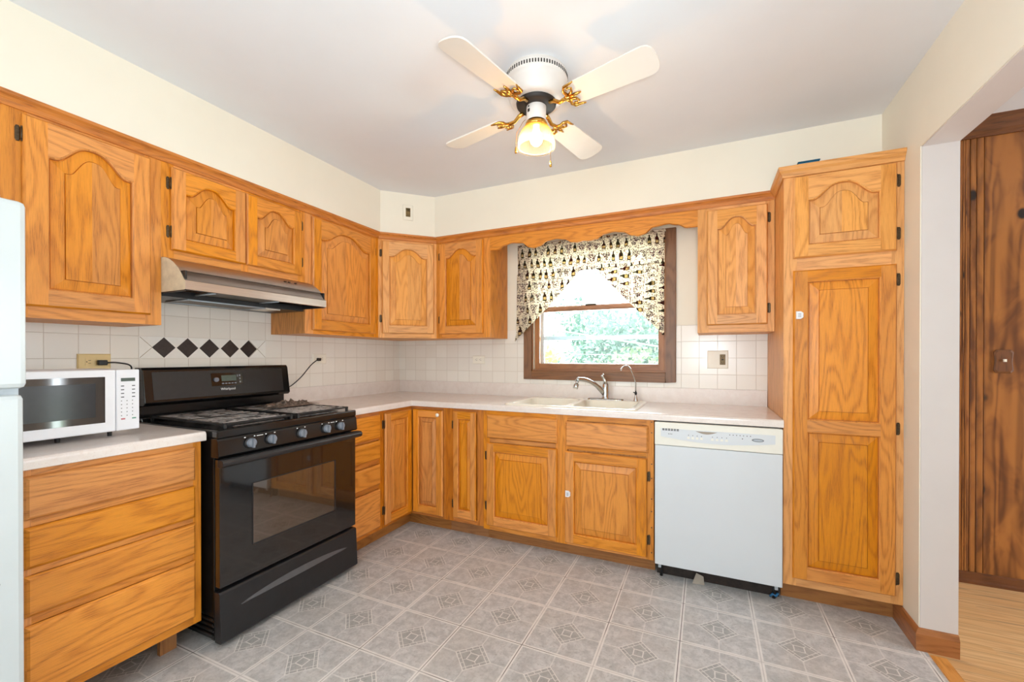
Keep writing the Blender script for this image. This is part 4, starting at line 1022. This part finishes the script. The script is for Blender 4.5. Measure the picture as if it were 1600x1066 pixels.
# oven door
m = MB(); m.box(o(.657), .006, .252, o(.690), SW_ - .006, .792); od = m.build('oven_door', 'oven_glass', st, bevel=.004)
m = MB(); m.box(o(.6895), .150, .388, o(.6912), .610, .657); m.build('oven_window', 'oven_window', od)
m = MB(); m.box(o(.6905), .146, .384, o(.6918), .150, .661); m.box(o(.6905), .606, .384, o(.6918), .616, .661); m.box(o(.6905), .15, .380, o(.6918), .61, .388); m.box(o(.6905), .15, .657, o(.6918), .61, .661); m.build('window_edge', 'black_sat', od)
m = MB(); pf = [(o(.691), .762), (o(.722), .764), (o(.731), .772), (o(.731), .786), (o(.722), .796), (o(.691), .797)]
A = [(x, -.004, z) for x, z in pf]; B = [(x, SW_ + .008, z) for x, z in pf]; m.rings([A, B]); m.poly(list(reversed(A))); m.poly(B); m.build('door_handle', 'black_sat', od, bevel=.003)
# storage drawer, hanging slightly forward at the bottom
m = MB(); xa, xb = o(.690), o(.704); n = 24; y0_, y1_ = .002, SW_ - .004
pf = [(o(.658), .236), (o(.688), .236), (o(.694), .230), (xb, .030), (xb - .006, .022), (o(.66), .022)]
A = [(x, y0_, z) for x, z in pf]; B = [(x, y1_, z) for x, z in pf]; m.rings([A, B]); m.poly(list(reversed(A))); m.poly(B); sd_ = m.build('storage_drawer', 'black_sat', st, bevel=.003)
m = MB()
for k in range(n):
    t0, t1 = k / n, (k + 1) / n; ya, yb = .09 + .60 * t0, .09 + .60 * t1
    h0, h1 = .030 * math.sin(math.pi * t0) ** .7 if t0 > 0 else 0, .030 * math.sin(math.pi * min(t1, .9999)) ** .7
    xx = lambda z: o(.694) + (.230 - z) / .2 * .010
    for (za, zb, oa, ob) in ((.150, .150 + 1, .010, .001),):
        m.poly([(xx(.150) + .008 * (h0 / .03), ya, .150), (xx(.150) + .008 * (h1 / .03), yb, .150), (xx(.165) + .0015, yb, .150 + h1), (xx(.165) + .0015, ya, .150 + h0)])
        m.poly([(xx(.15), ya, .150 - .004), (xx(.15), yb, .150 - .004), (xx(.150) + .008 * (h1 / .03), yb, .150), (xx(.150) + .008 * (h0 / .03), ya, .150)])
m.build('drawer_pull', 'alu', sd_).data.materials[0] = plain('dark_grey_pull', srgb(86, 86, 88), .35)
# crumpled sheet on the right back of the cooktop
m = MB(); cx0 = Vector((.30, -1.36, .941)); nx = 22; Gd = []
for j in range(nx + 1):
    row = []
    for i in range(nx + 1):
        u_, v_ = i / nx - .5, j / nx - .5; p = Vector((u_ * .20, v_ * .27, 0)); q = mnoise.noise(Vector((u_ * 9, v_ * 9, 3.1))); q2 = mnoise.noise(Vector((u_ * 22, v_ * 22, 7.7)))
        e_ = max(0, 1 - (2 * math.hypot(u_ * 1.0, v_)) ** 2); p.z = .001 + (.048 * abs(q) + .018 * abs(q2)) * (e_ ** .5); p.x += q2 * .012; p.y += q * .02
        row.append(cx0 + p)
    Gd.append(row)
for j in range(nx):
    for i in range(nx): m.poly([Gd[j][i], Gd[j][i + 1], Gd[j + 1][i + 1], Gd[j + 1][i]], smooth=False)
cr = m.build('crumpled_sheet', 'crumple'); md = cr.modifiers.new('th', 'SOLIDIFY'); md.thickness = .0015; md.offset = 1
tag(cr, 'crumpled scorched grey-brown sheet lying on the right rear grate of the stove', 'crumpled sheet')

# ------------------------------------------------------------------ microwave
mw = empty('microwave', (0.10, -2.552, CT)); tag(mw, 'white microwave oven on the short countertop beside the refrigerator', 'microwave'); mW = .399
m = MB(); m.box(0, 0, .022, .335, mW, .262); m.build('microwave_body', 'white_pl', mw, bevel=.006)
m = MB(); m.box(.336, .002, .024, .356, mW - .076, .262); md_ = m.build('microwave_door', 'white_pl', mw, bevel=.005)
m = MB(); m.box(.3555, .022, .062, .3572, .290, .236); m.build('door_glass', 'mw_window', md_)
m = MB(); m.box(.3568, .044, .086, .3578, .262, .212); m.build('door_screen', 'lens_dark', md_)
m = MB(); m.box(.336, mW - .0745, .024, .355, mW, .262); pn = m.build('control_panel', 'white_pl', mw, bevel=.004)
m = MB(); m.box(.3545, mW - .060, .216, .3562, mW - .015, .229); m.build('display', 'lcd', pn)
m = MB()
for r_ in range(9):
    for c_ in range(3):
        if (r_ < 4 and c_ == 1): continue
        yy = mW - .060 + c_ * .0175; zz = .196 - r_ * .0145
        m.box(.3545, yy, zz, .3556, yy + (.010 if r_ < 4 else .003), zz + (.0035 if r_ < 4 else .003), mi=0)
m.box(.3545, mW - .060, .066, .3556, mW - .047, .071, mi=1); m.box(.3545, mW - .025, .066, .3556, mW - .012, .071, mi=2)
m.build('keypad_mark', ['mark_dark', 'mark_red', 'mark_green'], pn)
for (a_, b_) in ((.03, .04), (.03, mW - .06), (.30, .06), (.30, mW - .07), (.30, .18)):
    m = MB(); m.lathe([(.007, 0), (.008, .022)], center=(a_ - .008, b_, 0), seg=12); m.build('foot', 'rubber', mw)

# ------------------------------------------------------------------ refrigerator
fr = empty('refrigerator', (.05, -3.320, 0)); tag(fr, 'white top-freezer refrigerator cut off by the left picture edge', 'refrigerator'); fW = .758
m = MB(); m.box(0, 0, .03, .645, fW, 1.655); m.build('refrigerator_body', 'white_app', fr, bevel=.008)
m = MB(); m.box(.650, 0, .110, .726, fW - .004, 1.119); dd = m.build('lower_door', 'white_app', fr, bevel=.014)
m = MB(); m.box(.650, 0, 1.136, .733, fW, 1.664); df_ = m.build('freezer_door', 'white_app', fr, bevel=.014)
m = MB(); m.box(.640, .01, 1.112, .710, fW - .012, 1.142); m.build('door_gasket', 'alu', fr)
m = MB(); m.box(.60, fW - .11, 1.656, .70, fW - .02, 1.668); m.tube([(.69, fW - .06, 1.664), (.69, fW - .06, 1.678)], .02, 12); m.build('hinge_cap', 'alu', fr, bevel=.003)
m = MB(); m.tube([(.726, .06, .70), (.765, .06, .72), (.765, .06, 1.06), (.726, .06, 1.08)], .012, 10); m.build('door_handle', 'white_pl', dd)
m = MB(); m.tube([(.733, .06, 1.18), (.772, .06, 1.20), (.772, .06, 1.42), (.733, .06, 1.44)], .012, 10); m.build('door_handle', 'white_pl', df_)
m = MB(); m.lathe([(0, .003), (.006, .003), (.008, 0)][::-1], center=(.726, fW - .060, .60), seg=12, M=Matrix.Rotation(R(90), 4, 'Y')); m.build('screw_cap', 'mark', dd)
m = MB(); m.box(.02, .02, 0, .64, fW - .02, .10); m.build('base_grille', 'black_sat', fr)

# ------------------------------------------------------------------ dishwasher
dw = empty('dishwasher', (2.281, -.630, 0)); tag(dw, 'white built-in dishwasher between the sink cabinet and the pantry', 'dishwasher'); dW = .600
m = MB(); m.box(.006, .02, .10, dW - .006, .60, .866); m.build('tub', 'white_dw', dw)
m = MB(); m.box(.001, -.014, .088, dW - .001, .018, .742); m.build('dishwasher_door', 'white_dw', dw, bevel=.003)
m = MB(); m.box(.0, -.016, .744, dW, .018, .868); cp_ = m.build('control_panel', 'bisque', dw, bevel=.004)
m = MB(); N = 24; top_, pts = .838, []
for k in range(N + 1):
    t = k / N; pts.append((.032 + .535 * t, -.0175, .792 - .022 * math.sin(math.pi * t)))
A = pts + [(.567, -.0175, .836), (.032, -.0175, .836)]; A = [(x, -.0161, z) for x, y, z in A]; B = [(x, -.0185, z) for x, y, z in A]
m.rings([A, B]); m.poly(B); fp = m.build('fascia', 'white_dw', cp_)
m = MB()
for k in range(6):
    for r_ in range(2): m.box(.040 + k * .0145, -.0192, .826 + r_ * .006, .051 + k * .0145, -.0182, .830 + r_ * .006)
m.build('vent_slot', 'dark_slot', cp_)
m = MB(); A = []; 
for k in range(13): t = k / 12; A.append((.205 + .105 * t, -.0190, .832 - .014 * math.sin(math.pi * t)))
m.poly(A); m.build('latch_recess', 'scrap', cp_)
m = MB()
for k in range(4): m.box(.170 + k * .021, -.0192, .806 - .0006 * k, .173 + k * .021, -.0184, .810 - .0006 * k, mi=0); m.box(.165 + k * .021, -.0190, .788, .178 + k * .021, -.0184, .7995, mi=1)
for k in range(4): m.box(.285 + k * .022, -.0192, .805, .288 + k * .022, -.0184, .809, mi=0); m.box(.280 + k * .022, -.0190, .788, .292 + k * .022, -.0184, .7985, mi=1)
for k in range(7): m.box(.365 + k * .0155, -.0192, .822, .3685 + k * .0155, -.0184, .8265, mi=0)
for k in range(3): m.box(.070 + k * .008, -.0192, .806, .074 + k * .008, -.0184, .810, mi=0)
m.box(.422, -.0192, .806, .426, -.0184, .811, mi=0)
m.build('button', ['mark_dark', 'bisque'], cp_)
m = MB(); A = [(.492 + .027 * math.cos(a / 20 * 6.2832), -.0187, .806 + .0085 * math.sin(a / 20 * 6.2832)) for a in range(20)]; B = [(x, -.0196, z) for x, y, z in A]; m.rings([A, B]); m.poly(B); m.build('emblem', 'mark', cp_)
m = MB(); A = [(.492 + .021 * math.cos(a / 20 * 6.2832), -.0197, .806 + .0050 * math.sin(a / 20 * 6.2832)) for a in range(20)]; m.poly(A); m.build('emblem_inset', 'alu', cp_)
m = MB(); m.box(.004, .075, 0, dW - .004, .09, .10); m.build('toe_space', 'dark_toe', dw)
m = MB()
for xx in (.018, dW - .032):
    m = MB(); m.box(xx, .0, .066, xx + .014, .014, .088); m.build('bracket', 'alu', dw)
for xx in (.03, dW - .03):
    m = MB(); m.tube([(xx, .05, 0), (xx, .05, .10)], .008, 8); m.build('levelling_foot', 'rubber', dw)
m = MB(); A = [(2.47, -.60, 0.0), (2.53, -.592, 0.0), (2.525, -.575, .035), (2.49, -.575, .048)]; m.poly(A); m.poly([(x + .001, y + .003, z) for x, y, z in reversed(A)]); tag(m.build('paper_scrap', 'scrap'), 'torn grey scrap lying in the dark gap under the dishwasher', 'scrap')
m = MB(); m.tube([(2.835, -.585, .01), (2.845, -.60, .03), (2.858, -.595, .018), (2.868, -.59, .034)], .006, 8); tag(m.build('wire_connector', 'blue'), 'blue wire connector in the gap under the dishwasher by the pantry', 'connector')

# ------------------------------------------------------------------ outlets & switches (local: x right, z up, front -y)
def duplex(m, cx_, cz_, rot=False, mi=1, mslot=2):
    def bb(x0, y0, z0, x1, y1, z1, mi_):
        if rot: m.box(cx_ + z0, y0, cz_ + x0, cx_ + z1, y1, cz_ + x1, mi=mi_)
        else: m.box(cx_ + x0, y0, cz_ + z0, cx_ + x1, y1, cz_ + z1, mi=mi_)
    for s_ in (-1, 1):
        c0 = .0195 * s_
        bb(-.016, -.0075, c0 - .013, .016, -.006, c0 + .013, mi)
        bb(-.0075, -.0079, c0 - .003, -.0055, -.0073, c0 + .006, mslot); bb(.0055, -.0079, c0 - .003, .0075, -.0073, c0 + .006, mslot); bb(-.002, -.0079, c0 - .010, .002, -.0073, c0 - .006, mslot)
def plate(name, loc, rz, w_, h_, mat, label, build, cat='outlet', group='wall outlets'):
    r = empty(name, loc, rz); tag(r, label, cat, group)
    m = MB(); f = lambda i, y: [(-w_ / 2 + i, y, -h_ / 2 + i), (w_ / 2 - i, y, -h_ / 2 + i), (w_ / 2 - i, y, h_ / 2 - i), (-w_ / 2 + i, y, h_ / 2 - i)]
    m.rings([f(0, 0), f(.0005, -.003), f(.005, -.006)]); m.poly(f(.005, -.006)); m.build('wall_plate', mat, r)
    build(r); return r
def b_h(mat):
    def f(r):
        m = MB(); duplex(m, 0, 0, True, 0, 1); m.build('receptacle', [mat, 'dark_slot'], r)
    return f
plate('wall_outlet', (.0055, -2.121, 1.202), 90, .118, .072, 'ivory', 'yellowed ivory wall outlet above the microwave', b_h('ivory'))
plate('wall_outlet', (.0055, -.884, 1.209), 90, .118, .072, 'cream_pl', 'cream wall outlet right of the stove with a black plug in it', b_h('cream_pl'))
plate('wall_outlet', (.8285, -.0055, 1.2), 0, .116, .068, 'cream_pl', 'empty cream wall outlet on the window wall left of the window', b_h('cream_pl'))
def b_2(r):
    m = MB(); m.box(-.0385, -.0068, -.012, -.0205, -.0055, .012, mi=0); m.box(-.0335, -.017, -.001, -.0255, -.006, .008, mi=0); m.build('toggle', ['cream_pl'], r)
    m = MB(); m.box(.012, -.0078, -.034, .045, -.0055, .034, mi=0); duplex(m, .0285, 0, False, 1, 2); m.box(.0225, -.0085, -.004, .0345, -.0075, .004, mi=2); m.build('receptacle', ['brown_pl', 'ivory', 'dark_slot'], r)
plate('switch_and_outlet', (2.606, -.0055, 1.206), 0, .124, .118, 'cream_pl', 'double wall plate with a toggle switch and an outlet, right of the window', b_2, cat='outlet')
def b_s(r):
    m = MB(); m.box(-.017, -.0075, -.033, .017, -.0055, .033, mi=0); duplex(m, 0, 0, False, 1, 2); m.build('receptacle', ['brown_pl', 'brown_pl', 'dark_slot'], r)
plate('wall_outlet', ((.448 + .505) / 2 + .0005, (-.507 - .45) / 2 - .0005, 2.318), 45, .075, .116, 'paint', 'painted-over wall outlet with a brown receptacle, high on the soffit corner', b_s)
r = empty('light_switch', (3.971, PY - .001, 1.200)); tag(r, 'light switch with a carved dark wood plate on the knotty pine wall', 'switch')
m = MB(); pf = [(-.038, -.05), (-.028, -.062), (.028, -.062), (.038, -.05), (.034, 0), (.038, .05), (.028, .062), (-.028, .062), (-.038, .05), (-.034, 0)]
A = [(x, 0, z) for x, z in pf]; B = [(x, -.006, z) for x, z in pf]; D = [(x * .85, -.010, z * .85) for x, z in pf]; m.rings([A, B, D]); m.poly(D); m.build('wall_plate', 'switch_plate', r)
m = MB(); m.box(-.005, -.022, -.002, .005, -.009, .012); m.build('toggle', 'cream_pl', r)

def cord(name, pts, label, plug):
    m = MB(); pts = [Vector(p) for p in pts]; out = []
    for i in range(len(pts) - 1):
        p0, p1, p2, p3 = pts[max(i - 1, 0)], pts[i], pts[i + 1], pts[min(i + 2, len(pts) - 1)]
        for k in range(6):
            t = k / 6; out.append(.5 * ((2 * p1) + (-p0 + p2) * t + (2 * p0 - 5 * p1 + 4 * p2 - p3) * t * t + (-p0 + 3 * p1 - 3 * p2 + p3) * t ** 3))
    out.append(pts[-1]); m.tube(out, .0035, 8); r = m.build(name, 'rubber'); tag(r, label, 'power cord', 'black power cords')
    m = MB(); m.box(*plug); m.build('plug', 'rubber', r, bevel=.004)
cord('power_cord', [(.036, -2.085, 1.198), (.045, -2.05, 1.197), (.04, -2.00, 1.180), (.03, -1.9985, 1.12), (.03, -1.9985, .93)], 'black power cord plugged in above the microwave', (.0135, -2.116, 1.186, .036, -2.083, 1.210))
cord('power_cord', [(.030, -.905, 1.204), (.042, -.935, 1.200), (.040, -.985, 1.165), (.035, -1.05, 1.095), (.03, -1.11, 1.045), (.032, -1.16, 1.02), (.031, -1.19, 1.016)], 'black power cord running from the outlet down behind the stove', (.0135, -.915, 1.194, .034, -.890, 1.216))

# ------------------------------------------------------------------ ceiling fan
FX, FY = 1.858, -1.347
fn = empty('ceiling_fan', (FX, FY, 0)); tag(fn, 'white four-blade ceiling fan with brass arms and a lit ribbed glass lamp', 'ceiling fan')
m = MB(); m.lathe([(.112, 2.340), (.118, 2.350), (.124, 2.370), (.128, 2.395), (.130, 2.412), (.134, 2.414), (.136, 2.420), (.136, 2.446), (.134, 2.452), (.129, 2.456), (.129, ZC - .0005)], seg=48)
m.lathe([(0.03, 2.335), (.105, 2.336), (.112, 2.340)], seg=48); mh = m.build('motor_housing', 'fan_white', fn)
m = MB()
for k in range(72):
    a = 2 * math.pi * k / 72; Mr = Matrix.Rotation(a, 4, 'Z'); m.box(.1352, -.0028, 2.425, .1368, .0028, 2.440, M=Mr)
m.build('vent_slot', 'dark_slot', mh)
m = MB(); m.lathe([(.03, 2.318), (.078, 2.318), (.086, 2.324), (.088, 2.334)], seg=40); m.build('flywheel', 'dark_slot', fn)
m = MB(); m.lathe([(.0, 2.252), (.041, 2.252), (.043, 2.256), (.043, 2.330)], seg=32); swh = m.build('switch_housing', 'fan_white', fn)
m = MB(); m.box(.0425, -.006, 2.285, .0445, .006, 2.298, M=Matrix.Rotation(R(-118), 4, 'Z')); m.box(.0425, -.003, 2.306, .0445, .003, 2.312, M=Matrix.Rotation(R(-118), 4, 'Z')); m.build('reverse_switch', 'dark_slot', swh)
PIT = R(13)
def arm(ang):
    a_ = empty('tmp_arm', (0, 0, 0))
    bpy.data.objects.remove(a_)
    Mr = Matrix.Rotation(R(ang), 4, 'Z') @ Matrix.Translation((0, 0, 2.309)) @ Matrix.Rotation(-PIT, 4, 'X')
    m = MB(); x0, x1 = .175, .533; N = 14; w0, w1 = .054, .066
    outl = []
    outl += [(x0 + .012, -w0), (x0, -w0 + .014), (x0, w0 - .014), (x0 + .012, w0)]
    top = [(x0 + (x1 - .05 - x0) * k / 6, w0 + (w1 - w0) * k / 6) for k in range(1, 7)]
    outl += top
    for k in range(1, N): 
        t = math.pi / 2 * (1 - 2 * k / N); outl.append((x1 - .05 + .05 * math.cos(t) ** .7, w1 * math.copysign(abs(math.sin(t)) ** .75, math.sin(t))))
    outl += [(x, -y) for x, y in reversed(top)]
    A = [Mr @ Vector((x, y, -.003)) for x, y in outl]; B = [Mr @ Vector((x, y, .003)) for x, y in outl]
    m.poly(list(A)); m.poly(list(reversed(B))); m.rings([B, A])
    bl = m.build('blade', 'blade', fn)
    m = MB(); T = lambda p: Mr @ Vector(p)
    R0 = Matrix.Rotation(R(ang), 4, 'Z')
    m.tube([R0 @ Vector((.070, 0, 2.318)), R0 @ Vector((.095, 0, 2.312)), R0 @ Vector((.12, 0, 2.296)), T((.145, 0, -.012)), T((.18, 0, -.008))], [.010, .009, .008, .009, .008], 10)
    for s_ in (-1, 1):
        m.tube([T((.150, 0, -.012)), T((.165, .018 * s_, -.012)), T((.160, .036 * s_, -.010)), T((.172, .052 * s_, -.009)), T((.200, .056 * s_, -.008)), T((.215, .060 * s_, -.008))], [.006, .0075, .006, .007, .005, .003], 8)
        m.tube([T((.165, .008 * s_, -.010)), T((.190, .020 * s_, -.010)), T((.196, .034 * s_, -.009)), T((.182, .042 * s_, -.009)), T((.172, .034 * s_, -.009))], [.006, .006, .005, .004, .003], 8)
    m.tube([T((.17, 0, -.010)), T((.20, 0, -.009)), T((.222, 0, -.008))], [.008, .007, .003], 8)
    m.build('blade_arm', 'brass', fn)
for a_ in (76, 166, 256, 346): arm(a_)
# lamp
ZS = 2.250
m = MB(); m.lathe([(.030, ZS - .020), (.046, ZS - .020), (.049, ZS - .012), (.047, ZS - .004), (.043, ZS + .004)], seg=40); m.build('shade_fitter', 'brass', fn)
m = MB(); N = 192; rf = lambda a, z: 1 + .02 * math.cos(48 * a)
outp = [(.080, 2.140), (.0805, 2.150), (.079, 2.170), (.074, 2.190), (.065, 2.210), (.054, 2.226), (.045, 2.236), (.044, 2.240)]
inp_ = [(r_ - .004, z_) for r_, z_ in outp]
m.lathe(outp + list(reversed(inp_)) + [outp[0]], seg=N, rf=rf)
m.build('lamp_shade', 'shade', fn)
m = MB(); m.lathe([(0, 2.150), (.014, 2.153), (.024, 2.164), (.028, 2.178), (.026, 2.192), (.018, 2.208), (.013, 2.222), (.013, 2.240)], seg=20); m.build('bulb', 'bulb', fn)
lamp('fan_bulb_light', 'POINT', (FX, FY, 2.142), 7.5, (1, .70, .40), size=.012)
for (dx, dy, l) in ((-.052, -.030, 2.140), (.030, .040, 2.100)):
    m = MB(); m.tube([(dx * .8, dy * .8, 2.262), (dx, dy, 2.250), (dx * 1.45, dy * 1.45, 2.20), (dx * 1.5, dy * 1.5, l)], .0010, 6)
    m.lathe([(.001, .030), (.0035, .026), (.0055, .010), (.005, .002), (0, 0)][::-1], center=(dx * 1.5, dy * 1.5, l - .028), seg=12)
    m.build('pull_chain', 'brass', fn)
# sheer drape at the patio door of the dining room
m = MB(); Gd = []
for i in range(81):
    t = i / 80; y = -1.0 + .48 * t; Gd.append((6.20 + .03 * math.sin(t * 60), y))
m.rings([[(x, y, .03) for x, y in Gd], [(x, y, 2.2) for x, y in Gd]], closed=False, smooth=True)
sh = m.build('sheer_drape', 'sheer'); md = sh.modifiers.new('th', 'SOLIDIFY'); md.thickness = .002; tag(sh, 'tan sheer drape hanging at the dining room patio door', 'drape')
m = MB(); m.tube([(6.20, -2.0, 2.21), (6.20, 0.0, 2.21)], .012, 10); struct(m.build('trim_6', 'bronze'))
